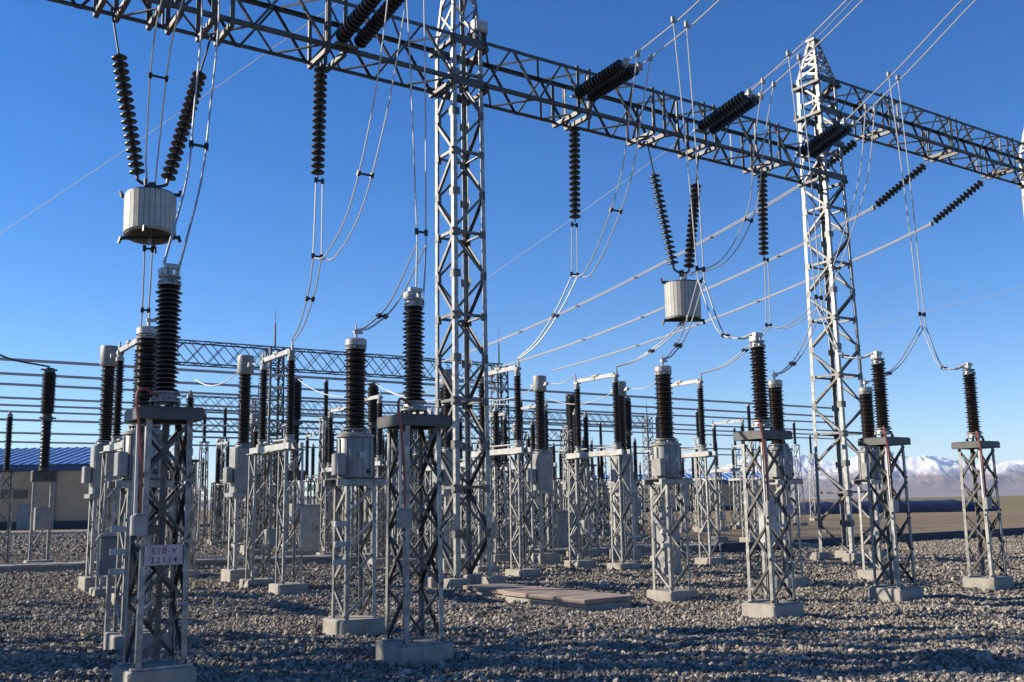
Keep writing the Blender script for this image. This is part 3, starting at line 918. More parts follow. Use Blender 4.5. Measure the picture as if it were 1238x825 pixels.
# lamp on the central tower
fl = thing('floodlight', P(0.38, 0.15, 12.45), 'small grey floodlight box fixed near the top of the central tower', 'floodlight', None, ANG)
MB().prism((0, -0.1, 0), (0.36, 0.28, 0.30), 0.02).build('housing', M['greypaint'], fl)
MB().box((0, -0.25, 0), (0.30, 0.02, 0.24)).build('glass', M['whitepaint'], fl)
MB().box((0, -0.05, -0.26), (0.30, 0.3, 0.2)).build('bracket', M['black'], fl)

# ------------------------------------------------------------------ insulator strings
dm = MB()
dm.lathe([(0.0, 0.0), (0.022, 0.0), (0.022, -0.02), (0.045, -0.022), (0.055, -0.04), (0.075, -0.052), (0.115, -0.070), (0.130, -0.092), (0.132, -0.106), (0.118, -0.118), (0.06, -0.112), (0.028, -0.120), (0.022, -0.146)], 16,
         mis=[1, 1, 1, 1, 1, 0, 0, 0, 0, 0, 0, 1])
DISC = dm.mesh('insulator_disc', [M['porcelain2'], M['clamp']], smooth=True)
def aim(d):
    """matrix whose -z runs along d"""
    d = Vector(d).normalized()
    return d.to_track_quat('-Z', 'Y').to_matrix().to_4x4()
def disc_string(parent, p, q, n=None, scale=1.08):
    """discs from p towards q (coordinates relative to the parent)"""
    p, q = Vector(p), Vector(q)
    d = (q - p); L = d.length; d = d.normalized()
    n = n or int(L / 0.134)
    k = L / n / 0.146
    for i in range(n):
        m_ = Matrix.Translation(p + d * (L * i / n)) @ aim(d) @ Matrix.Diagonal((scale, scale, k, 1))
        link('insulator_disc', DISC, parent, m_)
def suspension(top, bot, label, group, hang=0.12, tail=0.25):
    top, bot = Vector(top), Vector(bot)
    t = thing('suspension_insulator', top, label, 'insulator string', group)
    d = (bot - top).normalized(); L = (bot - top).length
    disc_string(t, d * hang, d * (L - tail * 0.4))
    MB().tube([d * -0.15, d * (hang + 0.01)], 0.02, 6).build('shackle', M['steel'], t, smooth=True)
    MB().tube([d * (L - tail * 0.4), d * L], 0.018, 6).build('link', M['clamp'], t, smooth=True)
    return t
def vstring(a, b, c, label, group):
    """two strings meeting at c"""
    a, b, c = Vector(a), Vector(b), Vector(c)
    t = thing('v_string_insulator', c, label, 'insulator string', group)
    for p in (a, b):
        e = c + Vector((0, 0, 0.17)) + (Vector((p.x, p.y, c.z)) - c).normalized() * 0.27
        d = (e - p); L = d.length; d.normalize()
        st = p + d * 0.85
        MB().tube([p - c, st - c + d * 0.02], 0.02, 6).build('link_bar', M['clamp'], t, smooth=True)
        disc_string(t, st - c, e - c)
        MB().tube(spline([e - c - d * 0.02, e - c + d * 0.12, Vector((0, 0, 0.02)) + (e - c) * 0.15 - Vector((0, 0, 0.06)), Vector((0, 0, 0))]), 0.03, 6).build('corner_link', M['clamp'], t, smooth=True)
    MB().box((0, 0, -0.02), (0.12, 0.05, 0.16)).build('yoke_plate', M['clamp'], t)
    return t
sg_ = 'vertical insulator strings hanging under the beam'
suspension(P(-3.33, 0, 10.85), P(-3.37, 0, 8.28), 'vertical insulator string hanging left of the central tower', sg_)
suspension(P(3.2, 0.1, 10.85), P(3.13, 0.1, 8.3), 'vertical insulator string hanging just right of the central tower', sg_)
suspension(P(9.9, 0, 10.85), P(9.75, 0, 8.27), 'vertical insulator string hanging just left of the right tower', sg_)
vg = 'v-shaped insulator strings holding line traps'
vstring(P(-7.46, 0, 10.85), P(-5.6, 0, 10.85), P(-6.60, 0, 7.60), 'v-shaped pair of insulator strings above the line trap at upper left', vg)
vstring(P(5.62, 0, 10.85), P(7.45, 0, 10.85), P(6.62, 0, 7.50), 'v-shaped pair of insulator strings above the line trap right of centre', vg)

def line_trap(loc, label, rot, tilt=(0, 0), sc=1.0):
    t = thing('line_trap', loc, label, 'line trap', 'line traps hung in the conductors', rot)
    t.rotation_euler = (tilt[0], tilt[1], rot); t.scale = (1, 1, sc)
    H_, r = 0.78, 0.44
    prof = [(r - 0.03, -H_), (r, -H_), (r, 0), (r - 0.03, 0)]
    # open cylinder: outer and inner walls
    mb = MB(); n = 40
    vs = []
    for rr, z in ((r - 0.012, -H_), (r - 0.012, 0), (r - 0.06, 0), (r - 0.06, -H_)):
        vs += [(rr * math.cos(2 * math.pi * k / n), rr * math.sin(2 * math.pi * k / n), z) for k in range(n)]
    fs = []
    for i in range(4):
        for k in range(n):
            j = (k + 1) % n; i2 = (i + 1) % 4
            fs.append((i * n + k, i * n + j, i2 * n + j, i2 * n + k))
    mb.add(vs, fs)
    mb.build('coil', M['trap'], t)
    sl = MB().box((0, 0, -H_ / 2), (0.022, 0.084, H_ - 0.05)).mesh('slat', M['trap'])
    for k in range(30):
        a = 2 * math.pi * k / 30
        link('slat', sl, t, Matrix.Translation((r * math.cos(a), r * math.sin(a), 0)) @ Matrix.Rotation(a, 4, 'Z'))
    for z, s in ((0.02, 1), (-H_ - 0.02, -1)):
        for k in range(4):
            a = math.pi / 4 + k * math.pi / 2
            ca, sa = math.cos(a), math.sin(a)
            MB().bar((0.035 * ca, 0.035 * sa, z + s * 0.004 * k), (0.50 * ca, 0.50 * sa, z + s * 0.004 * k), 0.035, 0.06).bar((0.50 * ca, 0.50 * sa, z - s * 0.02), (0.53 * ca, 0.53 * sa, z + s * 0.10), 0.04, 0.04).build('spider_arm', M['clamp'], t)
        MB().lathe([(r + 0.006, -0.025), (r + 0.006, 0.025)], 32, (0, 0, z - s * 0.045)).build('end_ring', M['clamp'], t) if z > 0 else None
    MB().lathe([(0.12, -0.62), (0.12, -0.1)], 16).build('tuning_unit', M['black'], t)
    MB().tube([(0, 0, -H_ - 0.16), (0, 0, 0.22)], 0.03, 8).build('tie_rod', M['alu'], t, smooth=True)
    return t
line_trap(P(-6.62, 0, 7.38), 'grey cylindrical line trap hanging at the upper left, seen from below', ANG + 0.35, (-0.12, 0.06))
tr2 = line_trap(P(6.62, 0, 7.22), 'grey cylindrical line trap hanging right of the centre', ANG + 0.2, (0, 0), 1.2)

def strain(p, q, label, group, double=True, ndisc=15, sepv=None, length=None):
    """strain set from beam point p out to conductor point q"""
    p, q = Vector(p), Vector(q)
    t = thing('strain_insulator', p, label, 'strain insulator', group)
    d = (q - p).normalized(); L = (q - p).length
    s = (sepv or U)
    offs = (-0.2, 0.2) if double else (0,)
    for k in offs:
        a, b = s * k + d * 0.16, s * k + d * (L - 0.14)
        disc_string(t, a, b, ndisc, 1.12)
        MB().tube([s * k, a + d * 0.01], 0.02, 6).build('shackle', M['steel'], t, smooth=True)
        MB().tube([b - d * 0.01, s * k + d * L], 0.02, 6).build('link', M['steel'], t, smooth=True)
        e = s * k + d * (L + 0.02)
        MB().prism((0, 0, 0), (0.13, 0.10, 0.17), 0.02).build('dead_end_clamp', M['alu'], t).location = e
    if double:
        MB().bar(s * -0.26 + d * 0.02, s * 0.26 + d * 0.02, 0.09, 0.03).build('yoke_plate', M['steel'], t)
        MB().bar(s * -0.24 + d * (L - 0.05), s * 0.24 + d * (L - 0.05), 0.09, 0.03).build('yoke_plate', M['steel'], t)
    return t

# incoming lines: from the beam over the camera to the right
g1 = 'double strain insulators of the incoming lines'
g2 = 'incoming twin conductors'
INC = [
    (-3.0, 11.05, 2.75, 11.35, [(5.0, 11.75), (8, 12.7), (14, 15.8), (24, 22.0)], 'at the top, just left of the central tower'),
    (3.05, 11.25, 2.45, 11.35, [(4.9, 11.80), (8, 12.95), (14, 15.8), (24, 22.0)], 'just right of the central tower'),
    (7.05, 11.20, 2.40, 11.56, [(4.9, 12.45), (8, 13.9), (14, 17.2), (24, 23.5)], 'midway between the two towers'),
    (11.0, 11.25, 2.15, 11.72, [(4.0, 12.62), (5.8, 13.62), (9, 15.3), (14, 18.2), (24, 24.5)], 'in front of the right tower'),
]
for u, z0, v1, z1, rest, lab in INC:
    strain(P(u, 0.52, z0), P(u, v1, z1), 'dark double strain insulator set ' + lab, g1)
    twin([P(u, v1 + 0.02, z1)] + [P(u, v, z) for v, z in rest], 'incoming twin conductor leaving the strain insulators ' + lab, g2, (0.4, 0.4), 0.0155, ())
# fourth phase of the left bay is out of frame; outgoing lines behind the higher beam
g3 = 'single strain insulators behind the higher beam'
g4 = 'outgoing twin conductors over the yard'
OUT = [(15.1, 12.95, -0.5, 12.15, -2.7, 18.3, 'first from the left'), (18.75, 12.85, -0.5, 11.85, -2.75, 20.3, 'second from the left'), (22.15, 12.85, -0.5, 11.75, -2.75, 22.3, 'third from the left')]
for u, z0, v0, z1, v1, ue, lab in OUT:
    strain(P(u, v0, z0), P(u, v1, z1), 'thin dark strain insulator under the higher right beam, ' + lab, g3, double=False, ndisc=14)
    end = P(u - 1.0, -25.4, 8.9)
    path = [P(u, v1, z1)] + sagline(P(u, v1 - 0.25, z1 - 0.08), end, 0.45, 16)[1:]
    root = twin(path, 'pale outgoing twin conductor over the yard, ' + lab, g4, (0.12, 0.12), 0.021, (0.18, 0.36, 0.52, 0.7), raw=True)

# downleads (two wires) from the incoming conductors to the equipment
g5 = 'downleads from the incoming conductors'
def TOPA(i, dz=4.22): return arr_pos[i] + Vector((0, 0, dz))
def TOPC(i, dz=4.20): return cvt_pos[i] + Vector((0, 0, dz))
drops = [
    # u, v, ztop, zjoint, cvt index, arrester index, words
    (-6.55, 3.9, 11.6, 6.1, 0, 0, 'at the far left'),
    (-3.0, 3.7, 11.45, 6.12, 1, 1, 'left of the central tower'),
    (3.0, 4.3, 11.66, 6.05, 2, 2, 'beside the right hand line trap'),
    (7.0, 3.95, 12.05, 5.92, 3, 3, 'left of the right tower'),
    (11.0, 3.85, 12.52, 5.90, 4, 4, 'right of the right tower'),
]
for u, v, zt, zj, ci, ai, w in drops:
    j = P(u, v, zj)
    if ai == 0:
        twin([P(-6.75, 3.2, 11.4), P(-6.7, 3.6, 9.5), P(-6.95, 4.2, 7.5), P(-7.25, 5.0, 6.2), TOPA(0) + Vector((0.02, 0, 0.0))], 'twin downlead ' + w + ' to the leftmost arrester', g5, (0.30, 0.16), 0.0145, (0.62,), (0,))
        continue
    twin([P(u, v - 0.25, zt), P(u, v - 0.1, (zt + zj) / 2), j], 'straight twin downlead ' + w, g5, (0.38, 0.17), 0.0145, (0.96,), (0,), spk='clamp')
    tc = TOPC(ci); ta = TOPA(ai)
    m1 = j.lerp(tc, 0.45) - Vector((0, 0, 0.34)); m1b = j.lerp(tc, 0.8) - Vector((0, 0, 0.22))
    twin([j, m1, m1b, tc], 'sagging twin lead from the downlead joint to the transformer ' + w, 'leads to the transformers', (0.17, 0.05), 0.0145, (0.5,))
    m2 = j.lerp(ta, 0.35) - Vector((0, 0, 0.62)); m2b = j.lerp(ta, 0.7) - Vector((0, 0, 0.42))
    twin([j, m2, m2b, ta], 'sagging twin lead from the downlead joint to the arrester ' + w, 'leads to the arresters', (0.17, 0.05), 0.0145, (0.45,))
# jumpers to the suspension strings, and on down to the disconnectors
g6 = 'loop jumpers behind the beam'
g7 = 'leads down to the disconnectors'
for u, w, ud, zc in ((-3.0, 'left of the central tower', -3.2, 11.35), (3.05, 'right of the central tower', 2.6, 11.4), (11.0, 'near the right tower', 8.75, 11.9)):
    us = {-3.0: -3.35, 3.05: 3.15, 11.0: 9.78}[u]
    zb = {-3.0: 6.62, 3.05: 7.0, 11.0: 6.35}[u]
    twin([P(us, 0.05, 8.27), P(us, 0.03, zb + 0.8), P(us, 0.0, zb)], 'short twin lead hanging under the vertical string ' + w, 'leads under the vertical strings', (0.14, 0.18), 0.0145, (0.02, 0.97))
    twin([P(u, 2.85, zc), P(u, 2.5, 10.2), P(u + (us - u) * .15, 2.1, 8.9), P(u + (us - u) * .4, 1.35, zb + 0.75), P(u + (us - u) * .8, 0.55, zb - 0.02), P(us, 0.0, zb)],
         'curved twin jumper from the incoming conductor ' + w, g6, (0.38, 0.17), 0.0145, (0.52,), (0,))
    t0 = P(ud, -2.5 + 0.88, 5.2)
    j = P(us, 0, zb)
    twin([j, j.lerp(t0, 0.35) + V * 0.18 - Vector((0, 0, 0.10)), j.lerp(t0, 0.7) + V * 0.12 - Vector((0, 0, 0.18)), t0], 'twin lead curving down to the white armed disconnector ' + w, g7, (0.17, 0.06), 0.0145, (0.4,))
# line trap jumpers
g8 = 'leads at the line traps'
twin([P(-6.75, 2.5, 11.2), P(-6.9, 1.6, 9.8), P(-6.72, 0.4, 8.2), P(-6.62, 0, 7.6)], 'twin lead running down to the top of the upper left line trap', g8, (0.38, 0.14), 0.0145, (0.45,))
twin([P(-6.62, 0, 6.44), P(-6.5, -0.5, 5.9), P(-6.3, -1.4, 5.3), P(-6.3, -1.62, 5.15)], 'twin lead running down from the upper left line trap', g8, (0.14, 0.1), 0.0145, (0.02, 0.55))
twin([P(7.05, 2.85, 11.7), P(7.1, 2.4, 10.3), P(7.5, 1.7, 8.9), P(7.3, 0.9, 7.75), P(6.75, 0.1, 7.42)], 'twin jumper curving to the top of the line trap right of centre', g8, (0.38, 0.14), 0.0145, (0.55,), (0,))
twin([P(6.62, 0, 6.22), P(6.3, -0.4, 5.75), P(6.0, -1.1, 5.35), P(5.7, -1.62, 5.2)], 'thin twin lead sagging from the right line trap to a disconnector', g8, (0.14, 0.06), 0.0145, (0.5,))

# leads between disconnectors and transformers
k = 0
for (u, w) in ((-3.2, 'left of the ribbed transformer'), (2.6, 'behind the central tower'), (5.7, 'left of the centre transformer'), (8.75, 'right of the centre transformer')):
    single(sagline(P(u, -3.38, 5.2), P(u + 0.3, -4.96, 5.16), 0.12, 6), 'short pale lead from disconnector to current transformer ' + w, 'short leads behind the disconnectors', raw=True, r=0.014)
    single(sagline(P(u + 0.3, -5.64, 5.16), P(u + 0.1, -8.92, 5.2), 0.3, 8), 'short pale lead from current transformer to the second disconnector row, ' + w, 'short leads behind the current transformers', raw=True, r=0.014)
for j, u in enumerate((2.5, 5.6, 8.7)):
    single(sagline(P(u, -10.7, 5.2), P(u + 0.1, -15.8, 6.3), 0.25, 8), '%s sagging lead from the second disconnector row to the breakers' % ORD[j], 'leads to the breakers', raw=True, r=0.014)
# thin shield wires crossing the sky
g9 = 'thin pale shield wires in the sky'
def far_wire(u, v0, z0, v1, z1, label, r, u1=None):
    single(sagline(P(u, v0, z0), P(u if u1 is None else u1, v1, z1), 0.15, 12), label, g9, raw=True, r=r, name='shield_wire')
far_wire(12.5, 0.0, 15.35, 40, 34, 'thin shield wire rising from the peak of the right tower', 0.009)
far_wire(12.5, 0.0, 15.35, -20.95, 11.0, 'thin shield wire from the right tower peak sinking behind the central tower', 0.009, 12.06)
far_wire(0.0, 0.0, 15.2, -27.8, 11.0, 'thin shield wire crossing the sky at the left behind the strings', 0.010, -8.65)
far_wire(45.5, -8.24, 14.0, -28.7, 11.0, 'thin shield wire low in the sky at the right', 0.014, 38.2)
# dropper at the far left
single(spline([P(-8.2, -16.6, 7.35), P(-6.9, -16.8, 6.62), P(-5.5, -17.0, 6.4)]), 'dark curved lead at the left edge reaching the two-stage breaker', 'leads at the breakers', raw=True, r=0.03, mkey='clamp')

# ------------------------------------------------------------------ rear gantry
def rear_gantry(v, u0, us, z, h, label, w, peak):
    t = thing('rear_gantry', P(us[0], v, 0), label, 'gantry', 'rear lattice gantries')
    beam(t, P(u0, v, z), P(us[-1], v, z), 0.8, h, int((us[-1] - u0) / 0.9), 0.06, 0.036, 'mid_steel', split=False, face='X')
    rootinv = t.location
    for u in us:
        c = P(u, v) - rootinv
        mb_parent = bpy.data.objects.new('column', None); col.objects.link(mb_parent); mb_parent.parent = t
        mb_parent.location = c; mb_parent.rotation_euler = (0, 0, ANG)
        lattice(mb_parent, 0.8, 0.7, 0.05, z + h, 11, 0.09, 0.05, 'X', 'mid_steel', 'mid_steel', split=False)
        MB().lathe([(0.05, z + h), (0.04, z + h + peak * 0.6), (0.012, z + h + peak * 0.62), (0.012, z + h + peak)], 6).build('spike', M['dark_steel'], mb_parent)
    return t
rear_gantry(-26, uv_at(165, -26), [5.5, 18.0], 8.05, 1.05, 'long rear lattice gantry beam seen between the ribbed transformer and the arresters', 1, 1.9)
rear_gantry(-52, 6, [14.0, 26.5, 39, 51.5], 8.6, 1.0, 'farthest lattice gantry low behind the current transformers', 1, 1.7)
rear_gantry(-38, uv_at(212, -38), [8.5, 19.0, 31.5], 6.0, 0.8, 'low lattice gantry behind the busbars', 1, 0.6)

# ------------------------------------------------------------------ cabinets
def cabinet(loc, w, d, h, label, rot=ANG, z=0.2, mkey='greypaint'):
    t = thing('control_cabinet', loc, label, 'cabinet', 'outdoor control cabinets', rot)
    MB().prism((0, 0, z / 2 - 0.02), (w * 1.1, d * 1.1, z + 0.04), 0.01).build('footing', M['concrete'], t)
    MB().prism((0, 0, z + h / 2), (w, d, h), 0.015).build('body', M[mkey], t)
    MB().box((0, -d / 2 - 0.012, z + h / 2), (w * 0.88, 0.02, h * 0.9)).build('door', M[mkey], t)
    MB().box((w * 0.32, -d / 2 - 0.035, z + h / 2), (0.03, 0.03, 0.14)).build('handle', M['black'], t)
    MB().prism((0, 0, z + h + 0.03), (w * 1.1, d * 1.15, 0.06), 0.01).build('roof', M[mkey], t)
    return t
cabinet(Vector((-7.3, 36.0, 0)), 0.75, 0.5, 1.55, 'pale grey control cabinet on the ground left of the ribbed transformer', rot=0.2, mkey='whitepaint')
cabinet(P(5.2, 0.6), 0.5, 0.35, 1.0, 'small pale cabinet on the ground beyond the reddish slabs')
cabinet(P(-4.3, -9.0), 0.6, 0.4, 0.8, 'low grey box behind the leftmost current transformer')
cabinet(P(9.8, -9.9), 0.7, 0.45, 1.2, 'grey cabinet right of the centre transformer, in the back row')
def pole_box(loc, w, d, z0, z1, label, mkey):
    t = thing('switch_box', loc, label, 'switch box', 'switch boxes on posts', ANG)
    MB().box((0.05, 0.07, z1 / 2), (0.06, 0.06, z1)).build('post', M['steel'], t)
    MB().prism((0, -d / 2, (z0 + z1) / 2), (w, d, z1 - z0), 0.012).build('body', M[mkey], t)
    MB().box((0, -d - 0.008, (z0 + z1) / 2), (w * 0.84, 0.012, (z1 - z0) * 0.88)).build('door', M[mkey], t)
    MB().box((w * 0.3, -d - 0.022, (z0 + z1) / 2), (0.025, 0.02, 0.08)).build('handle', M['alu'], t)
    MB().prism((0, -d / 2, z1 + 0.02), (w * 1.12, d * 1.15, 0.03), 0.006).build('roof', M['whitepaint'], t)  # pale lid: sunlight on the top put into its colour
pole_box(Vector((-5.5, 13.7, 0)), 0.28, 0.2, 0.86, 1.36, 'dark blue-grey switch box with lid coloured sunlit pale on a post at the far left stand', 'box')
pole_box(Vector((4.05, 16.5, 0)), 0.26, 0.22, 1.02, 1.76, 'white switch box on a post behind the third arrester from the left', 'whitepaint')

# ------------------------------------------------------------------ slabs, path, road
def slab_cover(u0, u1, v0, v1, h, n, label):
    c = P((u0 + u1) / 2, (v0 + v1) / 2)
    t = thing('trench_cover', c, label, 'slab', 'reddish cable trench covers', ANG)
    w, d = u1 - u0, v1 - v0
    MB().box((0, 0, h / 2 - 0.05), (w - 0.10, d - 0.10, h)).build('kerb_wall', M['concrete'], t)
    for k in range(n):
        y = -d / 2 + (k + 0.5) * d / n
        q = MB().prism((0, y, h - 0.0), (w, d / n - 0.014, 0.07), 0.008).build('slab', M['slab'], t)
        q.rotation_euler = (random.uniform(-.004, .004), random.uniform(-.01, .01), random.uniform(-.01, .01))
    return t
slab_cover(-1.05, 0.0, 3.05, 5.45, 0.15, 3, 'reddish concrete trench cover in front of the central tower, nearer piece')
slab_cover(-0.75, 0.15, 1.2, 2.8, 0.12, 2, 'reddish concrete trench cover beside the central tower, farther piece')

def strip(name, p, q, w, z, h, mat, mkey=None):
    p, q = Vector(p), Vector(q)
    d = (q - p).normalized(); n = Vector((-d.y, d.x, 0))
    L = (q - p).length
    o = MB().box((L / 2, 0, z + h / 2 - 0.04), (L, w, h + 0.08)).build(name, mat)
    o.location = (p.x, p.y, 0)
    o.rotation_euler = (0, 0, math.atan2(d.y, d.x))
    return o
# the concrete cable duct crossing the yard, with separate lids
dct = thing('cable_duct', (-26, 26.9, 0), 'low pale concrete cable duct crossing the whole yard behind the front rows', 'cable duct', None, math.atan2(36.0 - 26.9, 10.5 + 26))
L = math.hypot(36.5, 9.1)
MB().box((L / 2, 0, 0.02), (L, 1.0, 0.24)).build('duct_wall', M['kerb'], dct)
lid = MB().prism((0, 0, 0.17), (0.60, 1.16, 0.07), 0.01).mesh('lid', M['kerb'])
for k in range(int(L / 0.62)):
    link('lid', lid, dct, Matrix.Translation((0.31 + k * 0.62, random.uniform(-.015, .015), random.uniform(0, .012))) @ Matrix.Rotation(random.uniform(-.01, .01), 4, 'Z'))
# road on the right and its kerb
p = P(13.5, -7.6); q = P(75, -9.2)
structure(strip('road', p, q, 3.6, -0.03, 0.03, M['road']))
p2 = P(13.5, -5.7); q2 = P(75, -7.3)
structure(strip('kerb', p2, q2, 0.25, 0, 0.30, M['darkbase']))

# gravel instances -------------------------------------------------
keep = np.ones(len(stones), bool)
for c in arr_pos: keep &= ~((np.abs(stones[:, 0] - c.x) < 0.30) & (np.abs(stones[:, 1] - c.y) < 0.30))
for c in cvt_pos: keep &= ~((np.abs(stones[:, 0] - c.x) < 0.36) & (np.abs(stones[:, 1] - c.y) < 0.36))
for (u0, u1, v0, v1) in ((-1.05, 0.1, 2.9, 5.55), (-0.75, 0.15, 1.2, 2.8)):
    keep &= ~((su > u0) & (su < u1) & (sv_ > v0) & (sv_ < v1))
dv = Vector((36.5, 9.1, 0)).normalized()
dist = (stones[:, 0] + 26) * (-dv.y) + (stones[:, 1] - 26.9) * dv.x
keep &= ~((np.abs(dist) < 0.6) & (stones[:, 0] < 10.6))
keep &= ~((sv_ < -5.4) & (su > 13.0) & (sv_ > -9.4))            # kerb and road
keep &= ~((sv_ < -8.4) & (su > 17.3 - (sv_ + 8.6) * 0.55))       # dry field beyond
patch = 0.5 + 0.5 * np.sin(stones[:, 0] * 0.9 + 1.3 * np.sin(stones[:, 1] * 0.7)) * np.sin(stones[:, 1] * 1.1 + 0.8)
keep &= rng.uniform(0, 1, len(stones)) < 0.66 + 0.34 * patch
stones = stones[keep]
N = len(stones)
z = gh(stones[:, 0], stones[:, 1]) * np.clip((30 - stones[:, 1]) / 6, 0, 1)
me = bpy.data.meshes.new('gravel')
size = rng.lognormal(math.log(0.0130), 0.42, N)
size = np.clip(size, 0.010, 0.045) * np.where(stones[:, 1] > 20, 1.3, 1.0) * np.where(stones[:, 1] > 42, 2.2, 1.0)
me.vertices.add(N)
co = np.stack([stones[:, 0], stones[:, 1], z + size * 0.35 + rng.uniform(0, 0.012, N)], -1)
me.vertices.foreach_set('co', co.astype(np.float32).ravel())
a1 = me.attributes.new('rot', 'FLOAT_VECTOR', 'POINT')
a1.data.foreach_set('vector', rng.uniform(0, 6.283, (N, 3)).astype(np.float32).ravel())
a2 = me.attributes.new('scl', 'FLOAT_VECTOR', 'POINT')
a2.data.foreach_set('vector', (size[:, None] * rng.uniform(0.65, 1.3, (N, 3))).astype(np.float32).ravel())
gro = link('gravel', me)
gro['kind'] = 'stuff'; gro['category'] = 'gravel'; gro['label'] = 'loose grey and beige gravel covering the yard in the foreground'
me.materials.append(M['stone'])
ng = bpy.data.node_groups.new('gravel_stones', 'GeometryNodeTree')
ng.interface.new_socket('Geometry', in_out='INPUT', socket_type='NodeSocketGeometry')
ng.interface.new_socket('Geometry', in_out='OUTPUT', socket_type='NodeSocketGeometry')
nd = ng.nodes; lk = ng.links
gi = nd.new('NodeGroupInput'); go = nd.new('NodeGroupOutput')
iop = nd.new('GeometryNodeInstanceOnPoints')
joins = nd.new('GeometryNodeGeometryToInstance')
for k in range(4):
    ico = nd.new('GeometryNodeMeshIcoSphere'); ico.inputs['Subdivisions'].default_value = 2; ico.inputs['Radius'].default_value = 1.0
    sp = nd.new('GeometryNodeSetPosition')
    nz = nd.new('ShaderNodeTexNoise'); nz.noise_dimensions = '4D'
    nz.inputs['W'].default_value = k * 3.7; nz.inputs['Scale'].default_value = 0.9; nz.inputs['Detail'].default_value = 1.0
    sb = nd.new('ShaderNodeVectorMath'); sb.operation = 'SUBTRACT'; sb.inputs[1].default_value = (0.5, 0.5, 0.5)
    sc_ = nd.new('ShaderNodeVectorMath'); sc_.operation = 'SCALE'; sc_.inputs['Scale'].default_value = 1.9
    lk.new(nz.outputs['Color'], sb.inputs[0]); lk.new(sb.outputs[0], sc_.inputs[0])
    lk.new(ico.outputs['Mesh'], sp.inputs['Geometry']); lk.new(sc_.outputs[0], sp.inputs['Offset'])
    sm = nd.new('GeometryNodeSetMaterial'); sm.inputs['Material'].default_value = M['stone']
    lk.new(sp.outputs[0], sm.inputs[0])
    lk.new(sm.outputs[0], joins.inputs[0])
lk.new(gi.outputs[0], iop.inputs['Points'])
lk.new(joins.outputs[0], iop.inputs['Instance'])
iop.inputs['Pick Instance'].default_value = True
ar = nd.new('GeometryNodeInputNamedAttribute'); ar.data_type = 'FLOAT_VECTOR'; ar.inputs['Name'].default_value = 'rot'
as_ = nd.new('GeometryNodeInputNamedAttribute'); as_.data_type = 'FLOAT_VECTOR'; as_.inputs['Name'].default_value = 'scl'
lk.new(ar.outputs['Attribute'], iop.inputs['Rotation'])
lk.new(as_.outputs['Attribute'], iop.inputs['Scale'])
lk.new(iop.outputs[0], go.inputs[0])
md = gro.modifiers.new('stones', 'NODES'); md.node_group = ng

# ------------------------------------------------------------------ buildings
def shed(x0, x1, y0, depth, eave, ridge, label, ang=0.0, base=0.8, windows=True):
    t = thing('warehouse', (x0, y0, 0), label, 'building', 'blue roofed buildings behind the yard', ang)
    w = x1 - x0
    MB().box((w / 2, depth / 2, base / 2), (w, depth, base)).build('plinth', M['darkbase'], t)
    MB().box((w / 2, depth / 2, (eave - 0.7 + base) / 2), (w - 0.1, depth - 0.1, eave - 0.7 - base)).build('wall', M['tan'], t)
    MB().box((w / 2, depth / 2, eave - 0.35), (w + 0.3, depth + 0.3, 0.7)).build('fascia', M['fascia'], t)
    rf = MB()
    rf.add([(-0.4, -0.4, eave), (w + 0.4, -0.4, eave), (w + 0.4, depth / 2, ridge), (-0.4, depth / 2, ridge), (w + 0.4, depth + 0.4, eave), (-0.4, depth + 0.4, eave)],
           [(0, 1, 2, 3), (3, 2, 4, 5), (0, 3, 5), (1, 4, 2), (0, 5, 4, 1)])
    r_ = rf.build('roof', M['roofblue'], t)
    rib = MB().box((0, 0, 0), (0.09, math.hypot(depth / 2 + 0.4, ridge - eave), 0.12)).mesh('roof_rib', M['roofrib'])
    sl = math.atan2(ridge - eave, depth / 2 + 0.4)
    n = int(w / 0.95)
    for k in range(min(n, 150)):
        link('roof_rib', rib, r_, Matrix.Translation(((k + 0.5) * w / n, (depth / 2 - 0.4) / 2, (ridge + eave) / 2 + 0.04)) @ Matrix.Rotation(sl, 4, 'X'))
    if windows:
        for k in range(int(w / 9)):
            f = MB().box((5 + k * 9, -0.02, 3.6), (3.2, 0.1, 0.9)).build('window', M['window'], t)
            MB().box((9.5 + k * 9, -0.10, (eave - 0.7) / 2), (0.14, 0.14, eave - 0.7)).build('downpipe', M['greypaint'], t)
        MB().box((w - 7.5, 0.0, 1.3), (1.6, 0.1, 2.6)).build('door', M['greypaint'], t)
    return t
shed(-75, -43, 104, 22, 6.6, 9.0, 'tan building with ribbed blue metal roof at the far left')
shed(12, 48, 175, 16, 5.2, 6.6, 'low building with blue roof seen between the centre stands', windows=False)
structure(strip('kerb', (-75, 80, 0), (-28, 77, 0), 0.6, 0, 0.2, M['kerb']))
# low sheeted mound at the right
n1 = 40
vs, fs = [], []
prof = [(-3.2, 0), (-2.9, 0.65), (-2.1, 1.1), (-0.8, 1.3), (0.8, 1.3), (2.1, 1.1), (2.9, 0.65), (3.2, 0)]
Lp = 26.0
for i in range(n1 + 1):
    t_ = i / n1
    e = min(1, (1 - t_) * 5.0) ** 0.5 * min(1, t_ * 8 + 0.2) ** 0.5
    for (yy, zz) in prof:
        vs.append((t_ * Lp, yy * (0.15 + 0.85 * e), zz * e * (1 + 0.05 * math.sin(i * 1.7) + 0.03 * math.sin(i * 4.1)) - 0.02))
for i in range(n1):
    for k in range(7): fs.append((i * 8 + k, (i + 1) * 8 + k, (i + 1) * 8 + k + 1, i * 8 + k + 1))
tp = MB().add(vs, fs).build('sheeted_mound', M['tarp'], smooth=True)
tp.location = (31, 118, 0); tp.rotation_euler = (0, 0, 0.03)
tag(tp, 'long low mound under dark blue sheeting beyond the field at the right', 'mound')

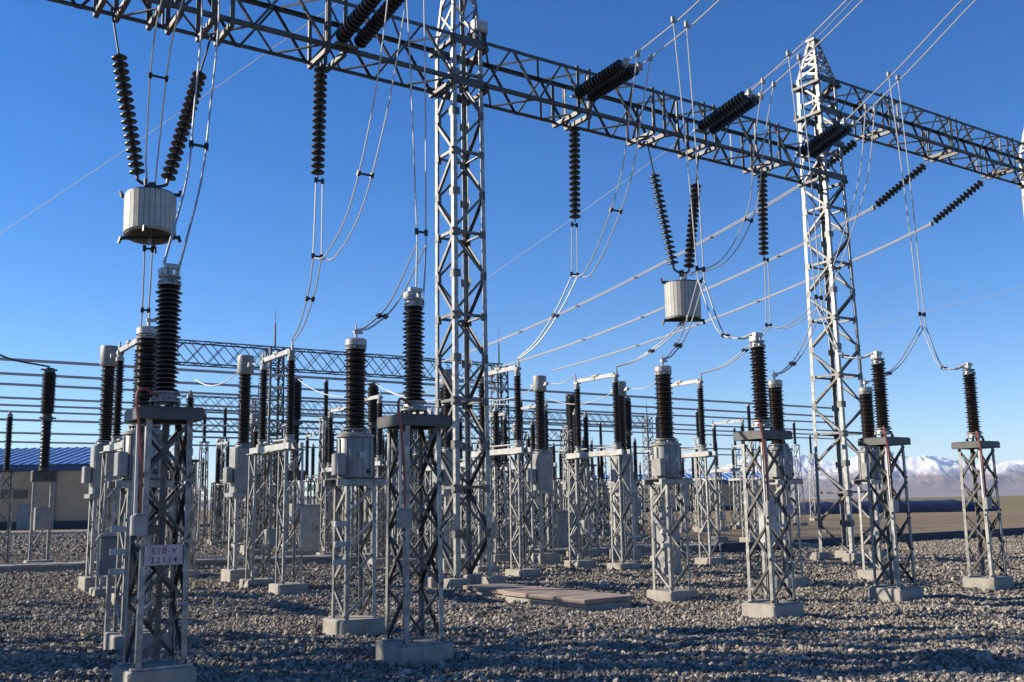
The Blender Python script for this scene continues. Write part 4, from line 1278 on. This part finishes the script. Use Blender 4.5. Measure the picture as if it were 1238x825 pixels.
# ------------------------------------------------------------------ mountains
def fbm(x, y, oct=7, seed=3):
    r = np.random.default_rng(seed)
    tot = np.zeros_like(x); amp = 1.0
    f = 1 / 3800.0
    for k in range(oct):
        s = 0
        for j in range(3):
            a = r.uniform(0, math.pi * 2); ph_ = r.uniform(0, 6.28)
            s = s + np.sin((x * math.cos(a) + y * math.sin(a)) * f * 6.283 + ph_ + 0.8 * tot)
        tot += amp * (1 - np.abs(s) / 1.6)
        amp *= 0.5; f *= 2.03
    return tot
xs = np.linspace(-9000, 16000, 460); ys = np.linspace(12500, 19000, 110)
def mz(x, y):
    ridge = np.exp(-((y - 15800) / 1500.0) ** 2)
    h = ridge * (430 + 190 * fbm(x, y))
    left = 1 / (1 + np.exp(-(x - 1500) / 1300.0))
    return h * (0.25 + 0.75 * left) * np.clip((y - 12500) / 900, 0, 1) - 5
mt = bpy.data.materials.new('snowy_mountain'); mt.use_nodes = True
nt = mt.node_tree; b = nt.nodes['Principled BSDF']; b.inputs['Roughness'].default_value = 0.9
geo = nt.nodes.new('ShaderNodeNewGeometry'); sx = nt.nodes.new('ShaderNodeSeparateXYZ')
nt.links.new(geo.outputs['Position'], sx.inputs[0])
nz = nt.nodes.new('ShaderNodeTexNoise'); nz.inputs['Scale'].default_value = 0.004; nz.inputs['Detail'].default_value = 8
nt.links.new(geo.outputs['Position'], nz.inputs['Vector'])
ma = nt.nodes.new('ShaderNodeMath'); ma.operation = 'MULTIPLY_ADD'; ma.inputs[1].default_value = 420.0
nt.links.new(nz.outputs['Fac'], ma.inputs[0]); nt.links.new(sx.outputs['Z'], ma.inputs[2])
mr = nt.nodes.new('ShaderNodeMapRange'); mr.inputs['From Min'].default_value = 490; mr.inputs['From Max'].default_value = 690
nt.links.new(ma.outputs[0], mr.inputs['Value'])
mx = nt.nodes.new('ShaderNodeMix'); mx.data_type = 'RGBA'
mx.inputs['A'].default_value = (0.19, 0.14, 0.12, 1); mx.inputs['B'].default_value = (0.85, 0.87, 0.9, 1)
nt.links.new(mr.outputs['Result'], mx.inputs['Factor']); nt.links.new(mx.outputs['Result'], b.inputs['Base Color'])
structure(grid_mesh('mountains', xs, ys, mz, mt, smooth=False))

# ------------------------------------------------------------------ haze
hz = MB().box((1000, 9000, 649), (50000, 52000, 1302)).build('haze', bpy.data.materials.new('haze'))
hm = hz.data.materials[0]; hm.use_nodes = True; nt = hm.node_tree; nt.nodes.clear()
pv = nt.nodes.new('ShaderNodeVolumePrincipled'); out = nt.nodes.new('ShaderNodeOutputMaterial')
pv.inputs['Color'].default_value = (0.62, 0.76, 1.0, 1)
pv.inputs['Density'].default_value = 2.3e-5
pv.inputs['Anisotropy'].default_value = 0.0
nt.links.new(pv.outputs[0], out.inputs['Volume'])
hz['kind'] = 'stuff'
print('objects', len(col.objects), 'stones', N)
